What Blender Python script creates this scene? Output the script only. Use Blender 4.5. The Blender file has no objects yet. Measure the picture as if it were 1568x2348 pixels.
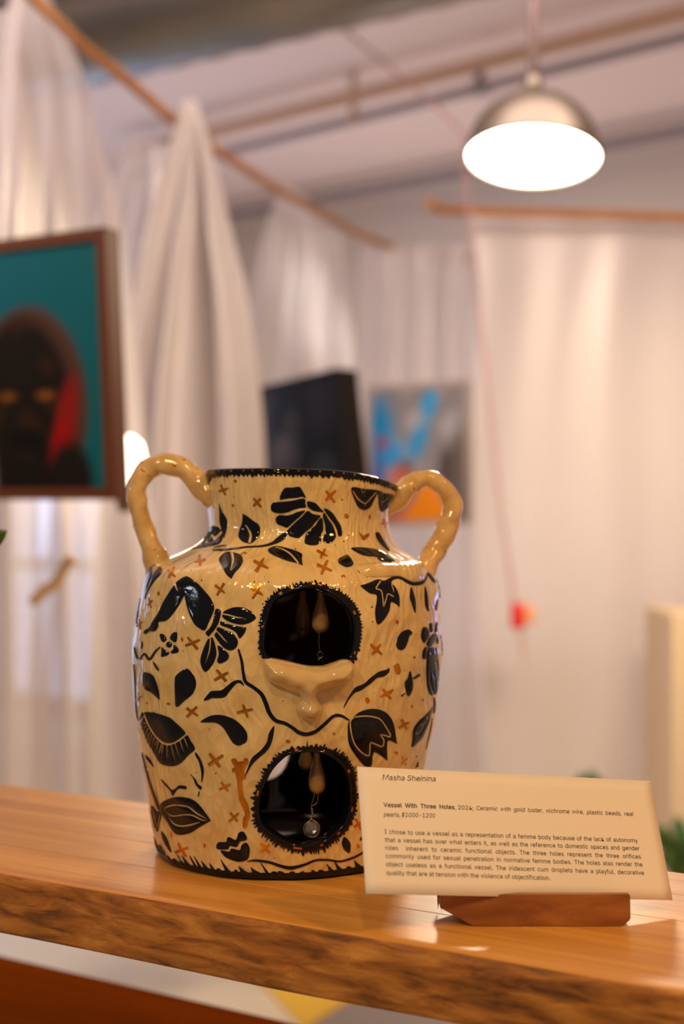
import bpy, bmesh, math, random
import numpy as np
from mathutils import Vector, Matrix, Euler, noise as mnoise
from mathutils.geometry import delaunay_2d_cdt
random.seed(7); rng = np.random.default_rng(7)
scn = bpy.context.scene
C = scn.collection
# ------------------------------------------------------------------ camera
F = 3267.0                      # focal length in pixels of the 1568 wide frame
CZ = 1.325                      # camera height; the counter top is at 1.05
cam_d = bpy.data.cameras.new('camera'); cam = bpy.data.objects.new('camera', cam_d); C.objects.link(cam)
cam.location = (0, 0, CZ); cam.rotation_euler = (math.pi/2, 0, 0)
cam_d.sensor_fit = 'HORIZONTAL'; cam_d.sensor_width = 24.0; cam_d.lens = 24.0*F/1568
cam_d.dof.use_dof = True; cam_d.dof.focus_distance = 1.02; cam_d.dof.aperture_fstop = 3.4
cam_d.clip_start = .02; cam_d.clip_end = 60
scn.camera = cam
# ------------------------------------------------------------------ world, exposure
w = bpy.data.worlds.new('world'); scn.world = w; w.use_nodes = True
bg = w.node_tree.nodes['Background']; bg.inputs[0].default_value = (.78, .64, .62, 1); bg.inputs[1].default_value = .20
scn.view_settings.view_transform = 'Standard'; scn.view_settings.look = 'None'
scn.view_settings.exposure = 0.0; scn.view_settings.gamma = 1.0; scn.view_settings.use_curve_mapping = False
scn.cycles.use_denoising = True; scn.cycles.max_bounces = 6; scn.cycles.transparent_max_bounces = 12
scn.cycles.sample_clamp_indirect = 4.0; scn.cycles.caustics_reflective = False; scn.cycles.caustics_refractive = False

def at(u, v, Y):                # a pixel of the photograph at a chosen distance
    return Vector(((u-784)/F*Y, Y, CZ-(v-1174)/F*Y))

def lamp(name, kind, loc, energy, col, size=.1, target=None, spot=None, blend=.5):
    d = bpy.data.lights.new(name, kind); d.energy = energy; d.color = col
    if kind == 'AREA': d.shape = 'DISK'; d.size = size
    else: d.shadow_soft_size = size
    if kind == 'SPOT': d.spot_size = spot; d.spot_blend = blend
    o = bpy.data.objects.new(name, d); C.objects.link(o); o.location = loc
    if target is not None:
        o.rotation_euler = (Vector(target)-Vector(loc)).to_track_quat('-Z', 'Y').to_euler()
    return o
VX, VY = -.0477, 1.162          # the axis of the vessel
lamp('track_light', 'AREA', (-.75, -.35, 2.35), 11, (1, .68, .32), .14, (VX, VY, 1.2))
lamp('track_light', 'AREA', (.95, .35, 2.45), 8, (1, .50, .12), .10, (VX, VY, 1.2))
lamp('track_light', 'AREA', (.05, -.15, 2.55), 6, (1, .70, .34), .10, (VX, VY, 1.25))
lamp('pendant_light', 'SPOT', at(1222, 372, 3.1), 110, (1, .80, .55), .12, (.15, 1.0, 1.05), 2.4, .3)
lamp('window_daylight', 'AREA', (-2.3, .75, 1.85), 1.6, (.85, .9, 1.0), .16, (VX, VY, 1.3))
lamp('room_light', 'AREA', (.5, 3.0, 2.95), 30, (1, .80, .72), 1.6, (.2, 6.0, 1.2))
lamp('room_light', 'AREA', (-1.4, 2.2, 2.85), 60, (1, .84, .80), 1.2, (-1.0, 5.0, 1.4))
lamp('track_light', 'SPOT', (.15, 3.1, 2.75), 110, (1, .92, .86), .05, at(735, 690, 4.3), .22, .9)
lamp('warm_wall_fill', 'SPOT', (1.2, 4.75, 2.3), 150, (1, .76, .50), .25, (1.35, 6.4, .85), 1.9, 1.0)  # added fill without a fixture, brightens the wall behind the right fabric
lamp('warm_wall_fill', 'SPOT', (.95, 2.7, 2.5), 125, (1, .78, .55), .25, (.95, 4.35, .95), 1.35, 1.0)  # added overhead fill, throws a warm glow on the right fabric
lamp('ceiling_fill', 'AREA', (.2, 6.2, .5), 13, (1, .82, .84), .9, (-.2, 6.4, 3.2))  # unseen fill added to brighten the ceiling
lamp('window_daylight', 'AREA', (2.6, 5.3, 1.0), 5, (.10, .25, 1.0), .40, (VX, VY, 1.15))
lamp('window_daylight', 'AREA', (-2.4, 6.6, 1.2), 26, (.50, .66, 1.0), 2.2, (-1.0, 3.0, 1.2))

# ------------------------------------------------------------------ materials
def new_mat(name):
    m = bpy.data.materials.new(name); m.use_nodes = True
    return m, m.node_tree, m.node_tree.nodes['Principled BSDF']
def mat(name, col, rough=.5, metal=0, coat=0, bump=None, var=None, spec=.5, emit=None, trans=0, sheen=0):
    m, nt, b = new_mat(name)
    b.inputs['Base Color'].default_value = (*col, 1); b.inputs['Roughness'].default_value = rough
    b.inputs['Metallic'].default_value = metal; b.inputs['Coat Weight'].default_value = coat
    b.inputs['Coat Roughness'].default_value = .04; b.inputs['Specular IOR Level'].default_value = spec
    b.inputs['Transmission Weight'].default_value = trans
    if emit: b.inputs['Emission Color'].default_value = (*emit[0], 1); b.inputs['Emission Strength'].default_value = emit[1]
    N = nt.nodes; L = nt.links
    if bump or var: tc = N.new('ShaderNodeTexCoord')
    if bump:
        n = N.new('ShaderNodeTexNoise'); n.inputs['Scale'].default_value = bump[0]; n.inputs['Detail'].default_value = 4
        L.new(tc.outputs['Object'], n.inputs['Vector'])
        bp = N.new('ShaderNodeBump'); bp.inputs['Strength'].default_value = bump[1]; bp.inputs['Distance'].default_value = bump[2]
        L.new(n.outputs['Fac'], bp.inputs['Height']); L.new(bp.outputs[0], b.inputs['Normal'])
    if var:
        n = N.new('ShaderNodeTexNoise'); n.inputs['Scale'].default_value = var[0]; n.inputs['Detail'].default_value = 5
        L.new(tc.outputs['Object'], n.inputs['Vector'])
        r = N.new('ShaderNodeValToRGB'); r.color_ramp.elements[0].color = (*col, 1); r.color_ramp.elements[1].color = (*var[1], 1)
        r.color_ramp.elements[0].position = .35; r.color_ramp.elements[1].position = .7
        L.new(n.outputs['Fac'], r.inputs[0]); L.new(r.outputs[0], b.inputs['Base Color'])
    return m
def cream_glaze():
    m, nt, b = new_mat('carved_cream_glaze'); N = nt.nodes; L = nt.links
    b.inputs['Roughness'].default_value = .16; b.inputs['Coat Weight'].default_value = .6; b.inputs['Coat Roughness'].default_value = .03
    uv = N.new('ShaderNodeUVMap')
    warp = N.new('ShaderNodeTexNoise'); warp.inputs['Scale'].default_value = 26; warp.inputs['Detail'].default_value = 1
    L.new(uv.outputs[0], warp.inputs['Vector'])
    sub = N.new('ShaderNodeVectorMath'); sub.operation = 'SUBTRACT'; sub.inputs[1].default_value = (.5, .5, .5); L.new(warp.outputs['Color'], sub.inputs[0])
    sc = N.new('ShaderNodeVectorMath'); sc.operation = 'SCALE'; sc.inputs['Scale'].default_value = .030; L.new(sub.outputs[0], sc.inputs[0])
    ad = N.new('ShaderNodeVectorMath'); L.new(uv.outputs[0], ad.inputs[0]); L.new(sc.outputs[0], ad.inputs[1])
    mp = N.new('ShaderNodeMapping'); mp.inputs['Rotation'].default_value = (0, 0, -.38); mp.inputs['Scale'].default_value = (165, 70, 1)
    L.new(ad.outputs[0], mp.inputs[0])
    vo = N.new('ShaderNodeTexVoronoi'); vo.feature = 'F1'; vo.voronoi_dimensions = '2D'; vo.inputs['Scale'].default_value = 1; L.new(mp.outputs[0], vo.inputs['Vector'])
    bp = N.new('ShaderNodeBump'); bp.inputs['Strength'].default_value = .8; bp.inputs['Distance'].default_value = .0015; L.new(vo.outputs['Distance'], bp.inputs['Height'])
    n2 = N.new('ShaderNodeTexNoise'); n2.inputs['Scale'].default_value = 120; n2.inputs['Detail'].default_value = 3; L.new(uv.outputs[0], n2.inputs['Vector'])
    b2 = N.new('ShaderNodeBump'); b2.inputs['Strength'].default_value = .35; b2.inputs['Distance'].default_value = .001
    L.new(n2.outputs['Fac'], b2.inputs['Height']); L.new(bp.outputs[0], b2.inputs['Normal']); L.new(b2.outputs[0], b.inputs['Normal'])
    n3 = N.new('ShaderNodeTexNoise'); n3.inputs['Scale'].default_value = 40; n3.inputs['Detail'].default_value = 4; L.new(uv.outputs[0], n3.inputs['Vector'])
    r = N.new('ShaderNodeValToRGB'); r.color_ramp.elements[0].position = .3; r.color_ramp.elements[1].position = .7
    r.color_ramp.elements[0].color = (.68, .47, .19, 1); r.color_ramp.elements[1].color = (.84, .64, .32, 1)
    L.new(n3.outputs['Fac'], r.inputs[0])
    r2 = N.new('ShaderNodeValToRGB'); r2.color_ramp.elements[0].position = .0; r2.color_ramp.elements[1].position = .75
    r2.color_ramp.elements[0].color = (1, 1, 1, 1); r2.color_ramp.elements[1].color = (.80, .72, .58, 1); L.new(vo.outputs['Distance'], r2.inputs[0])
    mx = N.new('ShaderNodeMixRGB'); mx.blend_type = 'MULTIPLY'; mx.inputs[0].default_value = .22; L.new(r.outputs[0], mx.inputs[1]); L.new(r2.outputs[0], mx.inputs[2])
    L.new(mx.outputs[0], b.inputs['Base Color'])
    return m
def wood(name, c1, c2, c3, ang, scale=(3, 40, 40), rough=.35, fine=8, bump=.15, coat=.2, spec=.5):
    m, nt, b = new_mat(name); b.inputs['Specular IOR Level'].default_value = spec; N = nt.nodes; L = nt.links
    tc = N.new('ShaderNodeTexCoord'); mp = N.new('ShaderNodeMapping'); mp.vector_type = 'TEXTURE'
    mp.inputs['Rotation'].default_value = (0, 0, ang); mp.inputs['Scale'].default_value = tuple(1/s for s in scale)
    L.new(tc.outputs['Object'], mp.inputs[0])
    n = N.new('ShaderNodeTexNoise'); n.inputs['Scale'].default_value = 1; n.inputs['Detail'].default_value = fine; n.inputs['Distortion'].default_value = .6
    n.inputs['Roughness'].default_value = .6
    L.new(mp.outputs[0], n.inputs['Vector'])
    r = N.new('ShaderNodeValToRGB'); e = r.color_ramp.elements; e[0].position = .28; e[1].position = .72
    e[0].color = (*c1, 1); e[1].color = (*c3, 1); k = r.color_ramp.elements.new(.5); k.color = (*c2, 1)
    L.new(n.outputs['Fac'], r.inputs[0]); L.new(r.outputs[0], b.inputs['Base Color'])
    bp = N.new('ShaderNodeBump'); bp.inputs['Strength'].default_value = bump; bp.inputs['Distance'].default_value = .001
    L.new(n.outputs['Fac'], bp.inputs['Height']); L.new(bp.outputs[0], b.inputs['Normal'])
    b.inputs['Roughness'].default_value = rough; b.inputs['Coat Weight'].default_value = coat; b.inputs['Coat Roughness'].default_value = .25
    return m
def sheer(name, col, opac):
    m = bpy.data.materials.new(name); m.use_nodes = True; nt = m.node_tree; N = nt.nodes; L = nt.links
    for n in list(N): N.remove(n)
    out = N.new('ShaderNodeOutputMaterial'); tr = N.new('ShaderNodeBsdfTransparent'); tl = N.new('ShaderNodeBsdfTranslucent'); df = N.new('ShaderNodeBsdfDiffuse')
    gl = N.new('ShaderNodeBsdfGlossy'); gl.inputs['Roughness'].default_value = .35; gl.inputs[0].default_value = (*col, 1)
    tl.inputs[0].default_value = (*col, 1); df.inputs[0].default_value = (*col, 1); tr.inputs[0].default_value = (.97, .96, .96, 1)
    a = N.new('ShaderNodeMixShader'); a.inputs[0].default_value = .45; L.new(df.outputs[0], a.inputs[1]); L.new(tl.outputs[0], a.inputs[2])
    g = N.new('ShaderNodeMixShader'); g.inputs[0].default_value = .12; L.new(a.outputs[0], g.inputs[1]); L.new(gl.outputs[0], g.inputs[2])
    s = N.new('ShaderNodeMixShader'); s.inputs[0].default_value = opac; L.new(tr.outputs[0], s.inputs[1]); L.new(g.outputs[0], s.inputs[2])
    L.new(s.outputs[0], out.inputs[0]); return m
def attr_mat(name, rough=.6):
    m, nt, b = new_mat(name); a = nt.nodes.new('ShaderNodeAttribute'); a.attribute_name = 'paint'; b.inputs['Specular IOR Level'].default_value = .08
    nt.links.new(a.outputs['Color'], b.inputs['Base Color']); b.inputs['Roughness'].default_value = rough; return m

M = {}
M['cream'] = cream_glaze()
M['handle'] = mat('handle_glaze', (.56, .35, .13), .14, coat=.5, bump=(90, .5, .002), var=(70, (.76, .53, .26)))
M['navy'] = mat('navy_glaze', (.0025, .004, .010), .07, coat=0, spec=.32, bump=(160, .25, .0006), var=(30, (.006, .006, .009)))
M['brown_black'] = mat('dark_inner_glaze', (.010, .004, .002), .12, coat=.3)
M['gold'] = mat('gold_luster', (.80, .29, .025), .22, metal=.85, bump=(300, .4, .0006), var=(120, (.55, .19, .02)))
m, nt, b = new_mat('pearl_glaze'); b.inputs['Base Color'].default_value = (.62, .43, .20, 1); b.inputs['Roughness'].default_value = .11
n = nt.nodes.new('ShaderNodeTexNoise'); n.inputs['Scale'].default_value = 55; tc = nt.nodes.new('ShaderNodeTexCoord'); nt.links.new(tc.outputs['Object'], n.inputs['Vector'])
bp = nt.nodes.new('ShaderNodeBump'); bp.inputs['Strength'].default_value = .7; bp.inputs['Distance'].default_value = .004; nt.links.new(n.outputs['Fac'], bp.inputs['Height']); nt.links.new(bp.outputs[0], b.inputs['Normal'])
b.inputs['Coat Weight'].default_value = .8; b.inputs['Coat Roughness'].default_value = .05; b.inputs['Thin Film Thickness'].default_value = 420; b.inputs['Thin Film IOR'].default_value = 1.5
M['pearl'] = m
M['drop'] = mat('shaded_droplet_glaze', (.36, .20, .06), .10, coat=.6)  # base colour darkened to stand for the shade inside the openings
M['paper'] = mat('card_paper', (.88, .80, .76), .7)
M['ink'] = mat('print_ink', (.015, .01, .009), .8, spec=.1)
A_C = math.atan2(-.5062, .8623)
M['top'] = wood('counter_wood', (.48, .19, .030), (.66, .31, .060), (.78, .41, .095), A_C, (2.2, 55, 55), .40)
M['edge'] = wood('live_edge_wood', (.06, .018, .004), (.40, .145, .020), (.68, .31, .06), A_C, (22, 55, 110), .5, 15, .9, .05)
M['desk'] = wood('desk_wood', (.11, .022, .002), (.15, .030, .002), (.18, .040, .003), A_C, (2, 60, 60), .85, coat=0, spec=.0)
M['stand'] = wood('stand_wood', (.17, .048, .012), (.33, .115, .03), (.46, .18, .055), .05, (18, 90, 60), .35, 8)
M['wall'] = mat('wall_paint', (.80, .74, .70), .8, var=(.6, (.74, .70, .70)))
M['wall_warm'] = mat('warm_wall_paint', (.84, .76, .64), .8)
M['ceiling'] = mat('ceiling_paint', (.76, .67, .69), .85, var=(.5, (.80, .70, .70)))
M['floor'] = mat('floor_paint', (.82, .70, .46), .6, var=(1.5, (.76, .66, .46)))
M['sheer'] = sheer('sheer_fabric', (.90, .85, .83), .52)
M['sheer2'] = sheer('heavier_fabric', (.90, .86, .84), .68)
M['sheer3'] = sheer('thin_fabric', (.88, .84, .84), .42); M['sheer4'] = sheer('gathered_fabric', (.90, .85, .83), .86)
M['rail'] = mat('bamboo', (.46, .20, .05), .5, var=(20, (.36, .14, .035)))
M['steel'] = mat('brushed_metal', (.24, .20, .16), .38, metal=.9)
M['cord'] = mat('lamp_cord', (.20, .14, .13), .5)
M['galv'] = mat('galvanised_duct', (.26, .22, .17), .30, metal=.85, var=(3, (.17, .17, .17)))
M['pipe'] = mat('grey_pipe', (.30, .27, .30), .5)
M['beam'] = mat('tan_pipe', (.62, .42, .30), .6)
M['glow'] = mat('lamp_glow', (1, 1, 1), .5, emit=((1, .88, .68), 18))
M['bulb'] = mat('bulb_glow', (1, 1, 1), .5, emit=((1, .80, .58), 7))
M['red'] = mat('red_plastic', (.75, .03, .025), .4)
M['redcord'] = mat('pink_red_cord', (.50, .27, .27), .6)
M['orange'] = mat('orange_plastic', (.85, .42, .22), .5)
M['leaf'] = mat('leaf_green', (.035, .11, .02), .35, var=(30, (.06, .16, .035)))
M['pot'] = mat('pot_glaze', (.35, .16, .09), .5)
M['soil'] = mat('potting_soil', (.04, .025, .015), .9)
M['yellow'] = mat('yellow_mat', (.85, .52, .03), .7)
M['rug'] = mat('grey_rug', (.30, .26, .23), .9)
M['frame'] = mat('walnut_frame', (.10, .030, .010), .6, spec=.15)
M['black'] = mat('black_frame', (.012, .009, .008), .7, spec=.1)
M['silver'] = mat('grey_frame', (.30, .24, .21), .4)
M['paint'] = attr_mat('painted_canvas')
M['glassw'] = mat('window_daylight_glass', (.5, .6, .8), .2, emit=((.50, .64, 1.0), 2.6))
M['winframe'] = mat('window_frame_paint', (.62, .56, .54), .6)
M['wire'] = mat('nichrome_wire', (.55, .36, .20), .3, metal=1)
m, nt, b = new_mat('crystal_bead'); b.inputs['Base Color'].default_value = (.95, .9, .92, 1); b.inputs['Roughness'].default_value = .03; b.inputs['Transmission Weight'].default_value = .85
b.inputs['IOR'].default_value = 1.5; M['crystal'] = m
M['stick'] = mat('peeled_branch', (.62, .42, .24), .6)
M['plinth'] = mat('plinth_paint', (.74, .58, .38), .7)

# ------------------------------------------------------------------ object helpers
def link(o, parent=None):
    C.objects.link(o)
    if parent is not None: o.parent = parent
    return o
def tag(o, label=None, cat=None, group=None, kind=None):
    if label: o['label'] = label
    if cat: o['category'] = cat
    if group: o['group'] = group
    if kind: o['kind'] = kind
    return o
def empty(name, loc, label, cat, group=None):
    o = bpy.data.objects.new(name, None); o.location = loc; o.empty_display_size = .05; link(o)
    return tag(o, label, cat, group)
def mesh(name, V, Fc, mats, parent=None, smooth=True, uvs=None, midx=None, local=True):
    """V are world coordinates; when parented the parent's place is taken off"""
    V = np.asarray(V, float)
    base = parent
    off = np.zeros(3)
    while base is not None: off += np.array(base.location); base = base.parent
    me = bpy.data.meshes.new(name); me.from_pydata((V-off).tolist(), [], Fc if isinstance(Fc, list) else Fc.tolist())
    for mm in (mats if isinstance(mats, (list, tuple)) else [mats]): me.materials.append(mm)
    me.polygons.foreach_set('use_smooth', [smooth]*len(me.polygons))
    if midx is not None: me.polygons.foreach_set('material_index', midx)
    if uvs is not None:
        l = me.uv_layers.new(name='UVMap'); vi = np.empty(len(me.loops), int); me.loops.foreach_get('vertex_index', vi)
        l.data.foreach_set('uv', np.asarray(uvs)[vi].ravel())
    me.validate(); me.update()
    return link(bpy.data.objects.new(name, me), parent)
def from_bm(name, bm, mt, parent=None, smooth=True):
    me = bpy.data.meshes.new(name); bm.normal_update(); bm.to_mesh(me); bm.free()
    for mm in (mt if isinstance(mt, (list, tuple)) else [mt]): me.materials.append(mm)
    me.polygons.foreach_set('use_smooth', [smooth]*len(me.polygons))
    base = parent; off = Vector()
    while base is not None: off += base.location; base = base.parent
    me.transform(Matrix.Translation(-off)); me.update()
    return link(bpy.data.objects.new(name, me), parent)
def tube(path, rad, n=14, cap=True, wob=0, seed=0):
    P = [Vector(p) for p in path]; R = rad if hasattr(rad, '__len__') else [rad]*len(P)
    V, Fc = [], []; up = Vector((0, 1, .01)).normalized(); r_ = random.Random(seed)
    ph = [r_.random()*6 for _ in range(4)]
    for i, p in enumerate(P):
        t = (P[min(i+1, len(P)-1)]-P[max(i-1, 0)]).normalized()
        a = t.cross(up)
        if a.length < 1e-4: a = t.cross(Vector((1, 0, 0)))
        a.normalize(); b_ = t.cross(a).normalized(); up = -b_ if b_.dot(up) < 0 else b_
        b_ = up
        a = t.cross(b_).normalized()
        for k in range(n):
            q = 2*math.pi*k/n
            rr = R[i]*(1+wob*(math.sin(i*.55+ph[0]+2*q)+.7*math.sin(i*.31+ph[1]-q)+.6*math.sin(i*.9+3*q+ph[2])))
            V.append(p+a*math.cos(q)*rr+b_*math.sin(q)*rr)
    for i in range(len(P)-1):
        for k in range(n):
            k2 = (k+1) % n; Fc.append([i*n+k, i*n+k2, (i+1)*n+k2, (i+1)*n+k])
    if cap: Fc.append(list(range(n))[::-1]); Fc.append([(len(P)-1)*n+k for k in range(n)])
    return [tuple(v) for v in V], Fc
def spline(pts, per=8, closed=False):
    """Catmull-Rom; a doubled point keeps a corner"""
    P = np.asarray(pts, float); n = len(P); out = []
    rngi = range(n) if closed else range(n-1)
    for i in rngi:
        p1 = P[i]; p2 = P[(i+1) % n]
        if np.allclose(p1, p2): continue
        p0 = P[(i-1) % n] if closed or i > 0 else p1; p3 = P[(i+2) % n] if closed or i+2 < n else p2
        L_ = np.linalg.norm((p2-p1)[:2]); k = per if per > 0 else max(2, int(L_/(-per)))
        for j in range(k):
            t = j/k; out.append(.5*((2*p1)+(-p0+p2)*t+(2*p0-5*p1+4*p2-p3)*t*t+(-p0+3*p1-3*p2+p3)*t**3))
    if not closed: out.append(P[-1])
    return np.array(out)
def box_bm(bm, lo, hi, mtx=None, bevel=0):
    r = bmesh.ops.create_cube(bm, size=1)
    v = r['verts']; lo = Vector(lo); hi = Vector(hi)
    for q in v: q.co = Vector((lo.x+(q.co.x+.5)*(hi.x-lo.x), lo.y+(q.co.y+.5)*(hi.y-lo.y), lo.z+(q.co.z+.5)*(hi.z-lo.z)))
    if bevel:
        es = list({e for q in v for e in q.link_edges}); bmesh.ops.bevel(bm, geom=es, offset=bevel, segments=2, affect='EDGES', profile=.5)
    if mtx is not None:
        for q in bm.verts: q.co = mtx @ q.co
    return bm
def prism(name, bottom, top, mt, parent=None, smooth=False):
    n = len(bottom); V = [tuple(p) for p in bottom]+[tuple(p) for p in top]
    Fc = [list(range(n))[::-1], [n+i for i in range(n)]]+[[i, (i+1) % n, n+(i+1) % n, n+i] for i in range(n)]
    o = mesh(name, V, Fc, mt, parent, smooth)
    bm = bmesh.new(); bm.from_mesh(o.data); bmesh.ops.recalc_face_normals(bm, faces=bm.faces); bm.to_mesh(o.data); bm.free()
    return o
def lathe(prof, n=48, center=(0, 0, 0)):
    V, Fc = [], []; cx_, cy_, cz_ = center
    for (r, z) in prof:
        for k in range(n):
            q = 2*math.pi*k/n; V.append((cx_+r*math.cos(q), cy_+r*math.sin(q), cz_+z))
    for i in range(len(prof)-1):
        for k in range(n):
            k2 = (k+1) % n; Fc.append([i*n+k, i*n+k2, (i+1)*n+k2, (i+1)*n+k])
    return V, Fc

# ================================================================== SETTING
U = Vector((.75, -.66, 0)).normalized(); Wn = Vector((.66, .75, 0)).normalized()   # along and across the back wall
B0 = Vector((-.66, 8.18, 0)); CEIL = CZ+1.70
def room_pt(a, b, z): p = B0+U*a-Wn*b; return Vector((p.x, p.y, z))   # a along the back wall, b out into the room
def slab(name, pts, th, mt, kind='structure', parent=None):
    n = (pts[1]-pts[0]).cross(pts[2]-pts[0]).normalized()*th
    o = prism(name, pts, [p+n for p in pts], mt, parent)
    if kind: o['kind'] = kind
    return o
# back wall with a tall window in its left part (sill near the floor)
WA0, WA1, WZ0, WZ1 = -2.2, -.35, .06, 1.55
for a0, a1, z0, z1 in ((-4.5, WA0, 0, CEIL), (WA1, 8.5, 0, CEIL), (WA0, WA1, WZ1, CEIL), (WA0, WA1, 0, WZ0)):
    pass
wb = []
Vw, Fw = [], []
for a0, a1, z0, z1 in ((-4.5, WA0, 0, CEIL), (WA1, 8.5, 0, CEIL), (WA0, WA1, WZ1, CEIL), (WA0, WA1, 0, WZ0)):
    k = len(Vw)
    for b_ in (0, -.15):
        for (a, z) in ((a0, z0), (a1, z0), (a1, z1), (a0, z1)): Vw.append(tuple(room_pt(a, b_, z)))
    Fw += [[k, k+1, k+2, k+3], [k+7, k+6, k+5, k+4], [k, k+4, k+5, k+1], [k+1, k+5, k+6, k+2], [k+2, k+6, k+7, k+3], [k+3, k+7, k+4, k]]
o = mesh('wall_back', Vw, Fw, M['wall'], smooth=False); o['kind'] = 'structure'
wn = mesh('window_1', [tuple(room_pt(a, -.10, z)) for a, z in ((WA0, WZ0), (WA1, WZ0), (WA1, WZ1), (WA0, WZ1))], [[0, 1, 2, 3]], M['glassw'], smooth=False); wn['kind'] = 'structure'
for a in (WA0, -1.6, -.98, WA1-.06):
    slab('mullion', [room_pt(a, -.09, WZ0), room_pt(a+.06, -.09, WZ0), room_pt(a+.06, -.09, WZ1), room_pt(a, -.09, WZ1)], .05, M['winframe'], None, wn)
for z in (WZ0, .95, WZ1-.06):
    slab('transom', [room_pt(WA0, -.09, z), room_pt(WA1, -.09, z), room_pt(WA1, -.09, z+.06), room_pt(WA0, -.09, z+.06)], .045, M['winframe'], None, wn)
# right wall
o = slab('wall_right', [room_pt(8.5, 0, 0), room_pt(8.5, 7.2, 0), room_pt(8.5, 7.2, CEIL), room_pt(8.5, 0, CEIL)], .15, M['wall_warm'])
o = slab('floor', [room_pt(-4.5, 0, 0), room_pt(-4.5, 11, 0), room_pt(8.5, 11, 0), room_pt(8.5, 0, 0)], -.1, M['floor'])
o = slab('ceiling', [room_pt(-4.5, 0, CEIL), room_pt(-4.5, 7.2, CEIL), room_pt(8.5, 7.2, CEIL), room_pt(8.5, 0, CEIL)], .1, M['ceiling'])

def pipe(name, p0, p1, r, mt, label, cat, group=None, seg=12):
    V, Fc = tube([p0+(p1-p0)*(i/6) for i in range(7)], r, seg)
    return tag(mesh(name, V, Fc, mt), label, cat, group)
def on_H(u, v, H): return at(u, v, F*H/(1174-v))
# ceiling pipes, all parallel to the back wall
p, q = on_H(500, 352, 1.52), on_H(1568, 85, 1.52); d = (q-p)
pg = pipe('ceiling_pipe', p-d*.25, q+d*.25, .020, M['pipe'], 'thin grey pipe hung under the ceiling crossing behind the pendant cord', 'pipe')
p, q = on_H(500, 300, 1.60), on_H(1568, 28, 1.60); d = (q-p)
pt_ = pipe('ceiling_pipe', p-d*.25, q+d*.25, .030, M['beam'], 'tan pipe close under the ceiling above the thin grey pipe', 'pipe')
p, q = on_H(520, 497, 1.62), on_H(1060, 395, 1.62); d = (q-p)
pl = pipe('ceiling_pipe', p-d*.9, q+d*1.6, .030, M['pipe'], 'grey pipe running in the corner of ceiling and back wall', 'pipe')
for (u, v) in ((810, 250),):
    a = on_H(u, v+20, 1.52); V, Fc = tube([Vector((a.x, a.y, CEIL)), Vector((a.x, a.y, a.z-.03))], .014, 10); mesh('pipe_hanger', V, Fc, M['beam'], pg)
a = on_H(1101, 205, 1.52)
V, Fc = lathe([(.0, .09), (.018, .09), (.018, .03), (.035, .02), (.035, .0), (.05, -.012), (.0, -.016)], 16, a)
mesh('sprinkler_head', V, Fc, M['pipe'], pg)
# round spiral duct, top left
p, q = on_H(245, 60, 1.45), on_H(720, -62, 1.45); d = (q-p).normalized()
path = [p-d*.9+d*(.075*i) for i in range(50)]
V, Fc = tube(path, [.155+(.006 if i % 2 else 0) for i in range(50)], 32)
tag(mesh('air_duct', V, Fc, M['galv']), 'round ribbed metal air duct under the ceiling at top left', 'duct')

# curved bamboo rail for the sheer fabric, level at H above the lens
RH = .90
rail_px = [(-40, -120), (60, -20), (130, 45), (200, 112), (300, 192), (400, 278), (470, 328), (540, 372), (640, 437), (760, 503), (830, 540), (900, 566), (985, 586), (1070, 594)]
rail = spline([tuple(on_H(u, v, RH)) for u, v in rail_px], 5)
V, Fc = tube(rail, .0125, 12)
tag(mesh('curtain_rail', V, Fc, M['rail']), 'curved bamboo curtain rail the white sheer fabric hangs from', 'curtain rail')
rr = [tuple(on_H(u, v, RH)) for u, v in ((985, 466), (1010, 480), (1150, 487), (1300, 491), (1568, 498), (1900, 508))]
rail2 = spline(rr, 5); V, Fc = tube(rail2, .015, 12)
tag(mesh('curtain_rail', V, Fc, M['rail']), 'straight bamboo curtain rail above the right hand wall beside the pendant lamp', 'curtain rail')
for pnt, par in ((rail[len(rail)//4], 'curtain_rail'), (rail[-3], 'curtain_rail')):
    pass

def curtain(name, rows, Ys, mt, label, folds=9, amp=.05, seed=0, nu=90, nv=60):
    """rows: (v_px, left_px, right_px) down the cloth; Ys: distance of the left and right edge"""
    r_ = random.Random(seed); ph = [r_.random()*6 for _ in range(6)]
    R = spline([(a, b_, c) for a, b_, c in rows], 6)
    tt = np.linspace(0, 1, nv); idx = tt*(len(R)-1); V = []
    for j in range(nv):
        i0 = int(idx[j]); i1 = min(i0+1, len(R)-1); f_ = idx[j]-i0; v, l, r = R[i0]*(1-f_)+R[i1]*f_
        for i in range(nu):
            s = i/(nu-1); Y = Ys[0]*(1-s)+Ys[1]*s; s2 = s+.015*math.sin(3*tt[j]*4+ph[0]+s*5)
            p_ = at(l+(r-l)*s2, v, Y)
            A = amp*(.25+.75*min(1, tt[j]*2.2))
            off = A*(math.sin(s*folds*6.28+ph[1]+1.5*tt[j])+.5*math.sin(s*folds*2.3*6.28+ph[2]+4*tt[j])+.4*math.sin(s*folds*.6*6.28-3*tt[j]+ph[3]))
            V.append((p_.x+.25*off, p_.y+off, max(p_.z, .004)))
    Fc = [[j*nu+i, j*nu+i+1, (j+1)*nu+i+1, (j+1)*nu+i] for j in range(nv-1) for i in range(nu-1)]
    o = mesh(name, V, Fc, mt)
    md = o.modifiers.new('cloth_thickness', 'SOLIDIFY'); md.thickness = .0006
    return tag(o, label, 'curtain', 'white sheer fabric panels')
curtain('sheer_curtain', [(-20, 30, 110), (60, 20, 150), (200, 12, 215), (350, 5, 250), (540, -10, 290), (1100, -40, 340), (2090, -80, 420)], (2.65, 2.95), M['sheer3'], 'pale sheer fabric drop behind the teal portrait painting', 3, .035, 1)
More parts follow.
